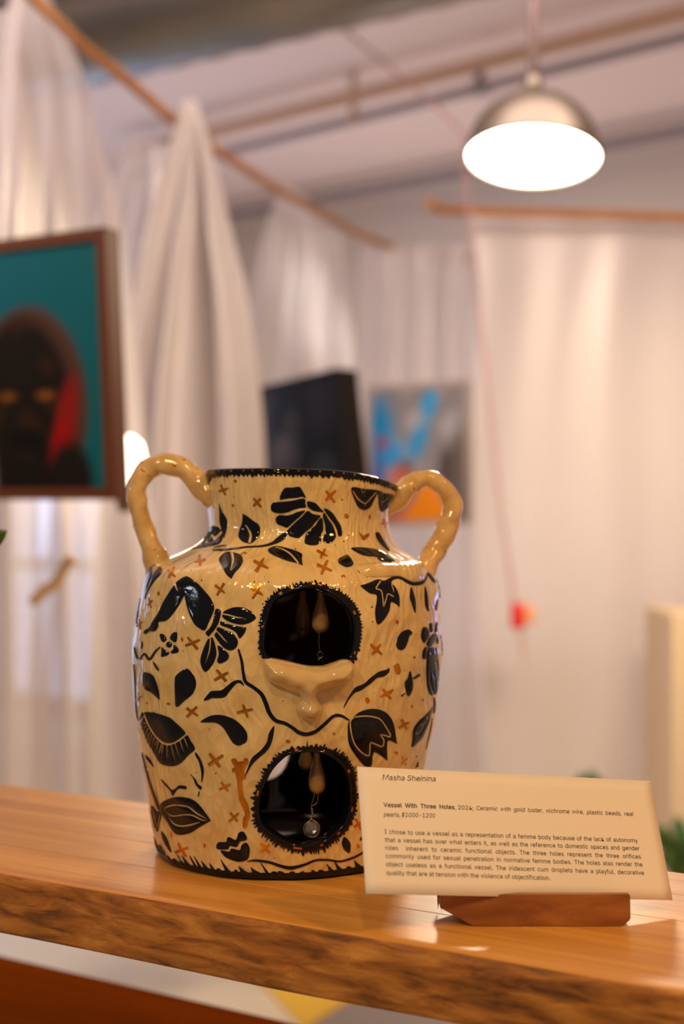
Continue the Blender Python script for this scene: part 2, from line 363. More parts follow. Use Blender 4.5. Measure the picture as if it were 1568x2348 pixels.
curtain('sheer_curtain', [(20, -200, 40), (300, -260, 60), (900, -320, 80), (1700, -340, 100), (2090, -340, 110)], (2.9, 3.1), M['sheer3'], 'sheer fabric hanging at the outer edge left of the teal painting', 4, .04, 2)
curtain('sheer_curtain', [(232, 425, 450), (330, 405, 475), (450, 372, 505), (560, 345, 532), (700, 320, 560), (1000, 265, 598), (1500, 230, 625), (2090, 200, 650)], (3.20, 3.32), M['sheer4'], 'sheer fabric gathered to a tall peak over the rail, between teal and black paintings', 2.5, .045, 3)
curtain('sheer_curtain', [(430, 640, 668), (520, 605, 765), (620, 585, 790), (720, 570, 798), (900, 555, 812), (1400, 540, 845), (2090, 520, 880)], (4.15, 4.45), M['sheer2'], 'sheer fabric panel behind the black painting', 2.2, .04, 4)
curtain('sheer_curtain', [(560, 835, 1065), (700, 825, 1075), (1000, 815, 1085), (1500, 800, 1100), (2090, 780, 1120)], (4.75, 5.0), M['sheer'], 'sheer fabric panel behind the blue and orange abstract painting', 3, .03, 5)
curtain('sheer_curtain', [(478, 1085, 1900), (700, 1088, 1900), (1200, 1095, 1900), (1700, 1105, 1900), (2400, 1115, 1900)], (4.38, 4.50), M['sheer'], 'wide sheer fabric panel falling from the straight rail on the right', 2.3, .012, 6)
curtain('sheer_curtain', [(330, 300, 400), (600, 180, 520), (1000, 120, 560), (1500, 60, 555), (2090, 0, 555)], (3.72, 3.86), M['sheer3'], 'sheer fabric panel deeper in the room behind the peaked drop', 3, .05, 8)

# red cord with its red pull handle, hanging inside the right fabric
cp = [(760, 45), (900, 160), (1055, 300), (1068, 400), (1082, 560), (1105, 780), (1130, 1000), (1150, 1180), (1168, 1310), (1178, 1385)]
V, Fc = tube(spline([tuple(at(u, v, 4.17)) for u, v in cp], 5), .0045, 8)
rc = mesh('pull_cord', V, Fc, M['redcord']); tag(rc, 'thin red cord slanting down to a small red box before the white wall', 'cord')
bx = empty('alarm_box', at(1190, 1412, 4.15), 'small red box with an orange side hanging before the right white wall', 'alarm box')
c0 = at(1186, 1412, 4.15); bm = bmesh.new(); box_bm(bm, c0-Vector((.018, .03, .038)), c0+Vector((.018, .03, .038)), bevel=.006); from_bm('red_cover', bm, M['red'], bx)
c1 = at(1214, 1408, 4.15); bm = bmesh.new(); box_bm(bm, c1-Vector((.018, .02, .026)), c1+Vector((.016, .02, .026)), bevel=.006); from_bm('orange_side', bm, M['orange'], bx)
V, Fc = tube(spline([tuple(at(u, v, 4.17)) for u, v in ((1192, 1450), (1198, 1480), (1204, 1515))], 4), .004, 8); mesh('tail', V, Fc, M['beam'], bx)

# ------------------------------------------------------------------ paintings
def painting(corners, th, fn, frame_mt, name, label, side=.035, border=.02, nx=60, ny=80):
    """corners: TL TR BR BL as points; canvas with a box frame around it"""
    TL, TR, BR, BL = corners; n = (TR-TL).cross(BL-TL).normalized()
    if n.y > 0: n = -n                                  # towards the viewer
    cen = (TL+TR+BR+BL)/4
    root = empty(name, cen, label, 'painting')
    def P(s, t, o=0): return TL*(1-s)*(1-t)+TR*s*(1-t)+BR*s*t+BL*(1-s)*t+n*o
    V = [tuple(P(i/nx, j/ny, 0)) for j in range(ny+1) for i in range(nx+1)]
    Fc = [[j*(nx+1)+i, j*(nx+1)+i+1, (j+1)*(nx+1)+i+1, (j+1)*(nx+1)+i] for j in range(ny) for i in range(nx)]
    k = len(V); V += [tuple(P(s, t, -th*.8)) for s, t in ((0, 0), (1, 0), (1, 1), (0, 1))]
    cr = [0, nx, (ny+1)*(nx+1)-1, ny*(nx+1)]; Fc += [[k, k+1, k+2, k+3]]+[[cr[i], k+i, k+(i+1) % 4, cr[(i+1) % 4]] for i in range(4)]
    o = mesh('canvas', V, Fc, M['paint'], root, False)
    ca = o.data.color_attributes.new('paint', 'FLOAT_COLOR', 'POINT')
    cols = []
    for j in range(ny+1):
        for i in range(nx+1): cols += [*(q_*.62 for q_ in fn(i/nx, j/ny)), 1]
    cols += [.02, .015, .012, 1]*4; ca.data.foreach_set('color', cols)
    W_ = (TR-TL).length; H_ = (BL-TL).length; bs, bt = border/W_, border/H_
    for (s0, s1, t0, t1) in ((-bs, 1+bs, -bt, 0), (-bs, 1+bs, 1, 1+bt), (-bs, 0, 0, 1), (1, 1+bs, 0, 1)):
        q_ = [(s0, t0), (s1, t0), (s1, t1), (s0, t1)]
        prism('frame_rail', [P(s, t, -th) for s, t in q_], [P(s, t, .004) for s, t in q_], frame_mt, root)
    return root
def blob(s, t, cx_, cy_, rx, ry, soft=.25, rot=0):
    dx, dy = s-cx_, t-cy_; c_, s_ = math.cos(rot), math.sin(rot); a, b_ = (dx*c_+dy*s_)/rx, (-dx*s_+dy*c_)/ry
    return max(0, min(1, (1+soft-math.hypot(a, b_))/(2*soft)))
def over(c, col, k): return tuple(a*(1-k)+b_*k for a, b_ in zip(c, col))
nz = lambda s, t, k: math.sin(s*k+1.7*math.sin(t*k*.7))*math.sin(t*k*1.3+math.sin(s*k*.8)*1.5)
def paint_teal(s, t):       # s spans roughly px -150..228, t 575..1120
    c = (.006, .12+.03*s, .18)
    c = over(c, (.10, .045, .03), blob(s, t, .57, .66, .345, .42, .06))
    c = over(c, (.012, .008, .005), blob(s, t, .53, .69, .30, .40, .10))
    c = over(c, (.05, .022, .006), .6*max(0, nz(s, t, 17))*blob(s, t, .55, .60, .24, .30, .2))
    c = over(c, (.30, .012, .008), blob(s, t, .785, .74, .060, .20, .25, .26))
    c = over(c, (.42, .004, .004), blob(s, t, .74, .86, .045, .13, .3, .30))
    c = over(c, (.30, .10, .01), .75*blob(s, t, .45, .615, .05, .018, .5)); c = over(c, (.34, .11, .01), .8*blob(s, t, .675, .615, .05, .018, .5))
    c = over(c, (.006, .004, .004), blob(s, t, .56, .80, .10, .045, .3)); c = over(c, (.015, .010, .008), blob(s, t, .80, .97, .13, .16, .2))
    c = over(c, (.012, .008, .006), blob(s, t, .50, 1.02, .26, .16, .2)); c = over(c, (.30, .24, .22), blob(s, t, .32, .9, .05, .22, .3, -.15))
    return c
def paint_black(s, t):
    c = (.010, .010, .014)
    c = over(c, (.06, .055, .06), blob(s, t, .05, .4, .12, .8, .5)); c = over(c, (.08, .07, .075), blob(s, t, .34, .58, .16, .17, .4, .3)); c = over(c, (.12, .105, .11), blob(s, t, .30, .55, .08, .12, .5, .3))
    c = over(c, (.055, .05, .055), blob(s, t, .42, .33, .09, .11, .5)); c = over(c, (.028, .028, .04), blob(s, t, .8, .2, .15, .25, .6))
    c = over(c, (.045, .06, .065), blob(s, t, .78, .72, .12, .10, .5)); return c
def paint_blue(s, t):
    c = (.16, .155, .17); c = over(c, (.30, .30, .34), .8*max(0, nz(s+.2, t, 9)))
    c = over(c, (.012, .16, .36), blob(s, t, .08, .35, .16, .30, .4)); c = over(c, (.02, .22, .46), blob(s, t, .62, .12, .08, .12, .4, .3))
    c = over(c, (.02, .20, .42), blob(s, t, .50, .40, .08, .16, .4, .5)); c = over(c, (.025, .20, .46), blob(s, t, .22, .48, .14, .10, .5))
    c = over(c, (.20, .035, .05), blob(s, t, .12, .40, .06, .05, .4)); c = over(c, (.05, .10, .30), blob(s, t, .06, .66, .08, .20, .5))
    c = over(c, (.05, .04, .045), blob(s, t, .82, .62, .12, .16, .3)); c = over(c, (.06, .05, .06), blob(s, t, .36, .6, .09, .06, .5, -.5))
    c = over(c, (.36, .10, .06), blob(s, t, .30, .66, .12, .07, .5)); c = over(c, (.30, .09, .06), blob(s, t, .18, .92, .2, .12, .3))
    c = over(c, (.10, .10, .12), blob(s, t, .42, .84, .05, .14, .4, .3))
    k = max(0, min(1, ((t-.68)/.30)*.26+.04 if t > .66 else 0)); c = over(c, (.85, .17, .008), max(0, min(1, (k-abs(s-.60))/.05)))
    c = over(c, (.09, .075, .075), blob(s, t, .95, .7, .10, .4, .3)); return tuple(min(1, q_*1.9) for q_ in c)
painting([at(-150, 597, 2.50), at(222, 551, 2.34), at(244, 1118, 2.34), at(-150, 1120, 2.50)], .035, paint_teal, M['frame'], 'portrait_painting', 'teal portrait painting of a dark oval head with a red streak')
painting([at(598, 897, 3.95), at(772, 856, 3.48), at(802, 1140, 3.48), at(582, 1160, 3.95)], .05, paint_black, M['black'], 'dark_painting', 'near-black canvas with faint grey shapes seen above the vessel mouth', border=.012)
painting([at(851, 897, 4.5), at(1066, 884, 4.42), at(1068, 1190, 4.42), at(853, 1197, 4.5)], .04, paint_blue, M['silver'], 'abstract_painting', 'blue and grey abstract canvas with an orange wedge', border=.018)

# clip lamp glowing behind the left handle
bl = empty('clip_lamp', at(288, 1050, 2.62), 'small bare glowing bulb just left of the vessel handle', 'lamp')
V, Fc = lathe([(.0, .042), (.014, .040), (.030, .026), (.036, 0), (.032, -.022), (.018, -.042), (.014, -.05), (0, -.05)], 24, at(288, 1050, 2.62)); mesh('bulb', V, Fc, M['bulb'], bl)
V, Fc = lathe([(.0, -.05), (.016, -.05), (.018, -.09), (.010, -.10), (0, -.10)], 16, at(288, 1050, 2.62)); mesh('socket', V, Fc, M['cord'], bl)
lamp('clip_lamp_light', 'POINT', at(310, 1060, 2.72), 1.6, (1, .75, .5), .05)
# peeled branch tied into the fabric, lower left
V, Fc = tube(spline([tuple(at(u, v, 2.6)) for u, v in ((72, 1382), (100, 1355), (128, 1336), (150, 1300), (168, 1278))], 4), .0105, 10, wob=.06)
tag(mesh('branch', V, Fc, M['stick']), 'short peeled branch caught in the sheer fabric left of the vessel', 'branch')
# plinth edge at the far right
bm = bmesh.new(); a = at(1522, 1400, 4.0); box_bm(bm, (a.x, 3.9, 0), (a.x+.6, 4.25, a.z), bevel=.006)
tag(from_bm('display_plinth', bm, M['plinth'], None, False), 'tall pale plinth at the right edge behind the card', 'plinth')

# ------------------------------------------------------------------ pendant lamp
pc = at(1222, 360, 3.1)
pend = empty('pendant_lamp', pc, 'dome pendant lamp of brushed metal with a white glowing underside', 'lamp')
R_ = .147; prof = []
for i in range(15):
    q = math.radians(90*i/14); prof.append((max(.012, R_*math.sin(q)), R_*.98*math.cos(q)))
prof += [(R_, -.004), (R_-.004, -.006), (R_-.006, 0)]
for i in range(13, -1, -1):
    q = math.radians(90*i/14); prof.append((max(.010, (R_-.006)*math.sin(q)), (R_-.008)*.98*math.cos(q)))
V, Fc = lathe(prof, 56); RT = Euler((math.radians(-13), math.radians(4.0), 0)).to_matrix()
V = [tuple(pc+RT @ Vector(v)) for v in V]; mesh('lamp_shade', V, Fc, M['steel'], pend)
n = 48; V = [tuple(pc+RT @ Vector((math.cos(2*math.pi*k/n)*(R_-.005), math.sin(2*math.pi*k/n)*(R_-.005), .004))) for k in range(n)]+[tuple(pc+RT @ Vector((math.cos(2*math.pi*k/n)*(R_-.005), math.sin(2*math.pi*k/n)*(R_-.005), .010))) for k in range(n)]
mesh('diffuser', V, [list(range(n))[::-1], list(range(n, 2*n))]+[[k, (k+1) % n, n+(k+1) % n, n+k] for k in range(n)], M['glow'], pend, False)
V, Fc = tube([pc+Vector((0, 0, R_*.9)), pc+Vector((0, 0, .45)), Vector((pc.x, pc.y, CEIL))], .0115, 12); mesh('cord', V, Fc, M['cord'], pend)
V, Fc = lathe([(0, .0), (.02, 0), (.02, .03), (.012, .045), (0, .045)], 16, pc+Vector((0, 0, R_*.93))); mesh('collar', V, Fc, M['steel'], pend)
V, Fc = lathe([(0, -.02), (.05, -.02), (.06, 0), (0, 0)], 24, (pc.x, pc.y, CEIL)); mesh('ceiling_rose', V, Fc, M['steel'], pend)

# ================================================================== COUNTER
cA = Vector((-.26, 1.0837, 0)); cd = Vector((.8623, -.5062, 0)); cn = Vector((.5062, .8623, 0))
def cpt(t, n_, z): p_ = cA+cd*t+cn*n_; return Vector((p_.x, p_.y, z))
CT = 1.05; TH = .0455; T0, T1 = -.75, .95
root = empty('counter', cpt(.25, .13, 0), 'long honey wood counter with a rough natural front edge carrying the vessel', 'counter')
joints = [.012, .072, .138, .203, .264]
for i in range(4):                                     # four glued staves
    n0, n1 = joints[i]+(.0003 if i else 0), joints[i+1]-.0003
    b_ = [cpt(T0, n0, CT-TH), cpt(T1, n0, CT-TH), cpt(T1, n1, CT-TH), cpt(T0, n1, CT-TH)]
    o = prism('plank', b_, [p_+Vector((0, 0, TH)) for p_ in b_], M['top'], root)
    bm = bmesh.new(); bm.from_mesh(o.data); bmesh.ops.bevel(bm, geom=[e for e in bm.edges], offset=.0004, segments=1, affect='EDGES'); bm.to_mesh(o.data); bm.free()
# rough live edge
nt_, nz_ = 420, 18; V = []; Fc = []
def edge_prof(k): # k 0..1 top to bottom : (n, z)
    return k
for i in range(nt_+1):
    t = T0+(T1-T0)*i/nt_
    for j in range(nz_+1):
        k = j/nz_; ang = k*math.pi
        bul = .0022*max(0, math.sin(ang))**.5+.0022*(mnoise.noise(Vector((t*16, k*1.5, 0)))+.5*mnoise.noise(Vector((t*60, k*4, 5)))+.3*mnoise.noise(Vector((t*170, k*10, 9))))
        if j in (0, nz_): bul = .0006*math.sin(t*30+j)
        V.append(tuple(cpt(t, .0005-bul, CT-.0006-(TH-.0008)*k+(.0006*math.sin(t*21) if j == nz_ else 0))))
m_ = len(V)
for i in range(nt_+1):
    t = T0+(T1-T0)*i/nt_; V.append(tuple(cpt(t, .0125, CT))); V.append(tuple(cpt(t, .0125, CT-TH))); V.append(tuple(cpt(t, .0012, CT)))
for i in range(nt_):
    for j in range(nz_): Fc.append([i*(nz_+1)+j, (i+1)*(nz_+1)+j, (i+1)*(nz_+1)+j+1, i*(nz_+1)+j+1][::-1])
    a, b_ = m_+3*i, m_+3*(i+1); Fc += [[a, a+2, b_+2, b_], [a+2, i*(nz_+1), (i+1)*(nz_+1), b_+2], [i*(nz_+1)+nz_, a+1, b_+1, (i+1)*(nz_+1)+nz_]]
mi = [0]*len(Fc); 
for i in range(nt_): mi[i*(nz_+3)+nz_] = 1; mi[i*(nz_+3)+nz_+1] = 1
o = mesh('front_edge', V, Fc, [M['edge'], M['top']], root, True, midx=mi); o['label'] = 'rough brown natural front edge'
for t in (T0+.04, T1-.08):
    b_ = [cpt(t, .03, 0), cpt(t+.04, .03, 0), cpt(t+.04, .235, 0), cpt(t, .235, 0)]
    prism('end_panel', b_, [p_+Vector((0, 0, CT-TH)) for p_ in b_], M['stand'], root)
# lower desk seen through the gap
e0, e1 = at(0, 2187, F*.525/1013), at(700, 2348, F*.525/1174); dd = (e1-e0).normalized(); dn = Vector((-dd.y, dd.x, 0)); dn = -dn if dn.y > 0 else dn
desk = empty('desk', (e0+dd*.2+dn*.35)*1.0-Vector((0, 0, .8)), 'dark red brown desk top below and behind the counter', 'desk')
def dpt(t, n_, z): p_ = e0+dd*t+dn*n_; return Vector((p_.x, p_.y, z))
b_ = [dpt(-.8, 0, .770), dpt(.62, 0, .770), dpt(.62, .42, .770), dpt(-.8, .42, .770)]
o = prism('desk_top', b_, [p_+Vector((0, 0, .03)) for p_ in b_], M['desk'], desk)
bm = bmesh.new(); bm.from_mesh(o.data); bmesh.ops.bevel(bm, geom=list(bm.edges), offset=.006, segments=3, affect='EDGES'); bm.to_mesh(o.data); bm.free()
for t, n_ in ((-.75, .03), (.57, .03), (-.75, .37), (.57, .37)):
    b_ = [dpt(t-.02, n_-.02, 0), dpt(t+.02, n_-.02, 0), dpt(t+.02, n_+.02, 0), dpt(t-.02, n_+.02, 0)]
    prism('leg', b_, [p_+Vector((0, 0, .77)) for p_ in b_], M['desk'], desk)
def floor_poly(name, px, mt, label, cat, th=.008):
    b_ = [at(u, v, F*CZ/(v-1174)) for u, v in px]
    for p_ in b_: p_.z = .0
    return tag(prism(name, b_, [p_+Vector((0, 0, th)) for p_ in b_], mt), label, cat)
floor_poly('floor_mat', [(560, 2215), (850, 2262), (700, 2362), (640, 2300)], M['yellow'], 'yellow mat on the floor seen under the counter', 'mat')
floor_poly('rug', [(856, 2266), (1110, 2312), (1000, 2500), (706, 2364)], M['rug'], 'grey rug on the floor under the right end of the counter', 'rug')

# ================================================================== VESSEL
prof_px = [(1060, 474, 907), (1090, 474, 907), (1115, 475, 905), (1140, 476, 897), (1170, 477, 891), (1195, 479, 889), (1215, 479, 891), (1232, 470, 896), (1247, 452, 903), (1262, 426, 919), (1273, 400, 937), (1285, 372, 957), (1300, 347, 978),
           (1324, 333, 998), (1350, 327, 1005), (1400, 314, 1009), (1450, 309, 1010), (1500, 306, 1010), (1560, 308, 1006), (1620, 312, 1000), (1660, 317, 993), (1700, 322, 984), (1757, 331, 969), (1800, 338, 961), (1850, 347, 952), (1900, 356, 944), (1935, 362, 938), (1960, 366, 934)]
PY = np.array([p[0] for p in prof_px], float); zs = CZ-(PY-1174)/F*VY
cxs = ((np.array([p[1] for p in prof_px])+np.array([p[2] for p in prof_px]))/2-784)/F*VY
rs = (np.array([p[2] for p in prof_px])-np.array([p[1] for p in prof_px]))/2/F*VY
o_ = np.argsort(zs); ZG = np.linspace(1.045, 1.36, 631)
def smooth_i(x, y, s):
    g = np.interp(ZG, x, y); k = np.exp(-.5*(np.arange(-12, 13)/s)**2); k /= k.sum(); return np.convolve(np.pad(g, 12, 'edge'), k, 'valid')
RG = smooth_i(zs[o_], rs[o_], 4.0); XG = smooth_i(zs[o_], cxs[o_], 8.0)
ZT = 1.354; R0 = .12
def rad(z): return np.interp(z, ZG, RG)
def cxf(z): return np.interp(z, ZG, XG)
def wrim(z): t = np.clip((z-1.312)/(ZT-1.312), 0, 1); return t*t*(3-2*t)
def tilt(th): s = np.sin(th); return .0032*np.cos(th)-.0035*s-.0035*np.clip(s, 0, 1)**4+.0006*np.sin(3*th+.5)
def lump(th, z): return .0006*np.sin(5*th+60*z)*np.sin(70*z+1.3)+.0004*np.sin(11*th-90*z)+.00025*np.sin(23*th+130*z)
def S(th, z, h=0):
    th, z, h = np.broadcast_arrays(np.asarray(th, float), np.asarray(z, float), np.asarray(h, float))
    r = rad(z); dr = (rad(z+.0015)-rad(z-.0015))/.003; l = np.sqrt(1+dr*dr)
    rr = r+lump(th, z)+h/l; zz = z+wrim(z)*tilt(th)-h*dr/l
    return np.stack([cxf(z)+rr*np.sin(th), VY-rr*np.cos(th), zz], -1)
def ray_hit(P, back=False):
    """pixels -> (theta*R0, z) on the outer wall"""
    P = np.array(P, float); out = np.zeros((len(P), 2)); todo = np.ones(len(P), bool)
    for it in range(70):
        idx = np.where(todo)[0]
        if len(idx) == 0: break
        dx = (P[idx, 0]-784)/F; dz = -(P[idx, 1]-1174)/F
        Y = np.linspace(VY-.15, VY+.15 if back else VY+.03, 241)
        X = dx[:, None]*Y; Z = CZ+dz[:, None]*Y
        g = (X-cxf(Z))**2+(Y-VY)**2-rad(Z)**2
        ins = g < 0; has = ins.any(1)
        k = np.where(has, (len(Y)-1-ins[:, ::-1].argmax(1)) if back else ins.argmax(1), 1); k = np.clip(k, 1, len(Y)-2)
        if back: a, b2 = k, k+1
        else: a, b2 = k, k-1
        ii = np.arange(len(idx)); ga, gb = g[ii, a], g[ii, b2]; f_ = ga/(ga-gb+1e-15); y = Y[a]*(1-f_)+Y[b2]*f_
        x = dx*y; z = CZ+dz*y; th = np.arctan2(x-cxf(z), VY-y); zc = z-wrim(z)*tilt(th)
        out[idx[has], 0] = th[has]*R0; out[idx[has], 1] = zc[has]; todo[idx[has]] = False
        miss = idx[~has]; P[miss, 0] += np.where(P[miss, 0] > 660, -1.0, 1.0)
        P[miss, 1] += np.where(P[miss, 1] < 1110, 1.0, 0)
    return out
ZC = {'P': (0, 0, 1), 'R1': (270, 1020, 3.92), 'R2': (670, 1020, 3.92), 'R3': (270, 1400, 3.92), 'R4': (670, 1400, 3.92), 'R5': (300, 1720, 3.92), 'R6': (560, 1680, 5.227),
      'A': (420, 1060, 7.84), 'B': (600, 1060, 7.84), 'C': (560, 1230, 5.227), 'D': (300, 1300, 7.84), 'E': (430, 1300, 7.84), 'F': (880, 1280, 10.453), 'G': (880, 1420, 6.709), 'H': (300, 1540, 9.031)}
def px(zc, s):
    ox, oy, k = ZC[zc]; return np.array([[ox+float(a.split(',')[0])/k, oy+float(a.split(',')[1])/k] for a in s.split()])
def dense(P, closed=True, step=1.6, smooth=True):
    if smooth: Q = spline(P, -1.6, closed)
    else: Q = P
    return Q
def stroke(P, W, taper=None):
    """pixel polyline with widths -> closed outline"""
    W = np.asarray(W if hasattr(W, '__len__') else [W]*len(P), float)
    Q = spline(np.column_stack([P, W]), -2.0); c_ = Q[:, :2]; w_ = Q[:, 2]
    t = np.gradient(c_, axis=0); t /= np.linalg.norm(t, axis=1)[:, None]+1e-9; n = np.column_stack([-t[:, 1], t[:, 0]])
    return np.vstack([c_+n*w_[:, None]/2, (c_-n*w_[:, None]/2)[::-1]])
def inside(pts, poly):
    x, y = pts[:, 0][:, None], pts[:, 1][:, None]; x1, y1 = poly[:, 0], poly[:, 1]; x2, y2 = np.roll(x1, -1), np.roll(y1, -1)
    with np.errstate(divide='ignore', invalid='ignore'):
        c = ((y1 > y) != (y2 > y)) & (x < (x2-x1)*(y-y1)/(y2-y1)+x1)
    return c.sum(1) % 2 == 1
def clean(poly, eps=.00025):
    out = [poly[0]]
    for p_ in poly[1:]:
        if np.linalg.norm(p_-out[-1]) > eps: out.append(p_)
    if len(out) > 2 and np.linalg.norm(out[0]-out[-1]) < eps: out.pop()
    return np.array(out)
def inlay(name, outline, mt, parent, cuts=(), h=.0009, chart=False, grid=.0016, base=-.0006, prof=None, label=None):
    """a raised piece on the vessel wall: outline and cuts in pixels (or chart)"""
    tr = (lambda q: clean(np.asarray(q))) if chart else (lambda q: clean(ray_hit(q)))
    O = tr(outline); Cs = [c for c in (tr(c) for c in cuts) if len(c) > 2]
    if len(O) < 3: return None
    lo, hi = O.min(0), O.max(0)
    gx, gy = np.meshgrid(np.arange(lo[0], hi[0], grid), np.arange(lo[1], hi[1], grid*.87)); gx[::2] += grid/2
    G = np.column_stack([gx.ravel(), gy.ravel()])
    if len(G): G = G[inside(G, O)]
    B_ = np.vstack([O]+Cs)
    if len(G):
        dmin = np.concatenate([np.sqrt(((G[i:i+400, None]-B_[None])**2).sum(2)).min(1) for i in range(0, len(G), 400)]); G = G[dmin > grid*.45]
    ed = []; k = 0
    for q in [O]+Cs: ed += [(k+i, k+(i+1) % len(q)) for i in range(len(q))]; k += len(q)
    pts = np.vstack([B_, G]) if len(G) else B_
    sc = 100.0
    vs, es, fs, *_ = delaunay_2d_cdt([Vector((float(a)*sc, float(b_)*sc)) for a, b_ in pts], ed, [], 0, 1e-5, True)
    Q = np.array([(v.x, v.y) for v in vs])/sc; T = np.array([f_ for f_ in fs if len(f_) == 3], int)
    if len(T) == 0: return None
    cen = Q[T].mean(1); keep = inside(cen, O)
    for c in Cs: keep &= ~inside(cen, c)
    T = T[keep]
    if len(T) == 0: return None
    e = {}
    for t in T:
        for a, b_ in ((t[0], t[1]), (t[1], t[2]), (t[2], t[0])): e[(a, b_)] = 1
    bd = [(a, b_) for (a, b_) in e if (b_, a) not in e]
    bset = np.array(sorted({a for a, _ in bd} | {b_ for _, b_ in bd}))
    d = np.concatenate([np.sqrt(((Q[i:i+400, None]-Q[bset][None])**2).sum(2)).min(1) for i in range(0, len(Q), 400)])
    hh = prof(d, Q) if prof else h*(.55+.45*np.clip(d/.0012, 0, 1)**.5)
    top = S(Q[:, 0]/R0, Q[:, 1], hh); bot = S(Q[bset, 0]/R0, Q[bset, 1], base)
    mp = {int(v): len(Q)+i for i, v in enumerate(bset)}
    V = np.vstack([top, bot]); Fc = [list(map(int, t)) for t in T]+[[int(b_), int(a), mp[int(a)], mp[int(b_)]] for a, b_ in bd]
    used = np.unique(np.concatenate([np.array(f_) for f_ in Fc])); re = -np.ones(len(V), int); re[used] = np.arange(len(used))
    Fc = [[int(re[i]) for i in f_] for f_ in Fc]
    uv = np.vstack([Q, Q[bset]])[used]
    o = mesh(name, V[used], Fc, mt, parent, True, uvs=uv)
    try: o.data.set_sharp_from_angle(angle=math.radians(50))
    except Exception: pass
    # face orientation outward
    bm = bmesh.new(); bm.from_mesh(o.data); bm.faces.ensure_lookup_table()
    f0 = bm.faces[0]; c0_ = f0.calc_center_median()+Vector(off_of(parent)); ax = Vector((float(cxf(c0_.z)), VY, c0_.z))
    if f0.normal.dot(c0_-ax) < 0: bmesh.ops.reverse_faces(bm, faces=bm.faces)
    bm.to_mesh(o.data); bm.free()
    if label: o['label'] = label
    return o
def off_of(p_):
    v = Vector()
    while p_ is not None: v += p_.location; p_ = p_.parent
    return v

vessel = empty('ceramic_vessel', (VX, VY, CT), 'large cream two-handled vessel carved with navy flowers, an eye and a mouth, with round openings', 'vessel')
# hole outlines (pixels)
hole_up = dense(px('P', '720,1345 740,1352 770,1368 799,1396 810,1425 812,1455 808,1488 797,1514 770,1534 720,1545 660,1540 625,1520 606,1492 606,1455 611,1420 620,1390 640,1368 682,1351'))
hole_lo = dense(px('R6', '620,235 730,222 830,225 1000,258 1150,370 1240,520 1272,700 1262,900 1200,1080 1080,1200 940,1300 760,1350 600,1340 440,1270 290,1170 205,1080 172,900 195,720 250,590 330,440 450,310 540,250'))
HU, HL = ray_hit(hole_up), ray_hit(hole_lo)
hb = ray_hit(np.array([[608, 1722]]), back=True)[0]; ang = np.linspace(0, 2*math.pi, 60, endpoint=False)
HB = np.column_stack([hb[0]+.0235*np.cos(ang)*R0/.118, hb[1]+.0255*np.sin(ang)])
HOLES = [HU, HL, HB]
# wall, outside
nth, nzr = 760, 380
th = np.linspace(-math.pi, math.pi, nth+1)[:-1]; zz = np.linspace(1.0535, ZT-.0012, nzr)
TH_, ZZ_ = np.meshgrid(th, zz)
def shell(hofs, thv, zv, name, mt, holes, flip):
    T2, Z2 = np.meshgrid(thv, zv); Vv = S(T2, Z2, hofs).reshape(-1, 3); ch = np.column_stack([T2.ravel()*R0, Z2.ravel()])
    dead = np.zeros(len(ch), bool)
    for H_ in holes:
        for sh in (-2*math.pi*R0, 0, 2*math.pi*R0):
            c2 = ch+np.array([sh, 0]); bb = (c2[:, 0] > H_[:, 0].min()) & (c2[:, 0] < H_[:, 0].max()) & (c2[:, 1] > H_[:, 1].min()) & (c2[:, 1] < H_[:, 1].max())
            ii = np.where(bb)[0]
            if len(ii): dead[ii[inside(c2[ii], H_)]] = True
    n_ = len(thv); i, j = np.meshgrid(np.arange(n_), np.arange(len(zv)-1)); a = (j*n_+i).ravel(); b_ = (j*n_+(i+1) % n_).ravel(); c_ = b_+n_; d_ = a+n_
    Q = np.column_stack([a, b_, c_, d_]); Q = Q[~(dead[Q].any(1))]
    return Vv, Q, ch
Vo, Qo, cho = shell(0, th, zz, '', None, HOLES, False)
# foot rounding and base disc added to the outer wall
n_ = nth; k0 = len(Vo); ex = []; exq = []; exuv = []
for q, (dr, dz) in enumerate(((-.0012, -.0015), (-.004, -.003), (-.012, -.0033))):
    base_z = zz[0]; r_ = rad(base_z)+dr; ex.append(np.stack([cxf(base_z)+(r_+lump(th, base_z))*np.sin(th), VY-(r_+lump(th, base_z))*np.cos(th), np.full(n_, base_z+dz)], -1))
    exuv.append(np.column_stack([th*R0, np.full(n_, base_z+dz)]))
i = np.arange(n_); i2 = (i+1) % n_
exq.append(np.column_stack([k0+i, k0+i2, i2, i]))
for q in (1, 2): exq.append(np.column_stack([k0+q*n_+i, k0+q*n_+i2, k0+(q-1)*n_+i2, k0+(q-1)*n_+i]))
V = np.vstack([Vo]+ex); Fq = np.vstack([Qo]+exq).tolist(); Fq.append([int(v) for v in (k0+2*n_+i)][::-1])
mi = np.zeros(len(Fq), int); mi[len(Qo):] = 1
body = mesh('body', V, Fq, [M['cream'], M['navy']], vessel, True, uvs=np.vstack([cho]+exuv), midx=mi)
# wall, inside
th2 = np.linspace(-math.pi, math.pi, 181)[:-1]; z2 = np.linspace(1.060, ZT-.0012, 120)
Vi, Qi, chi = shell(-.006, th2, z2, '', None, HOLES, True)
Fi = Qi[:, ::-1].tolist(); Fi.append([int(v) for v in range(180)])
mesh('inner_wall', Vi, Fi, M['brown_black'], vessel)
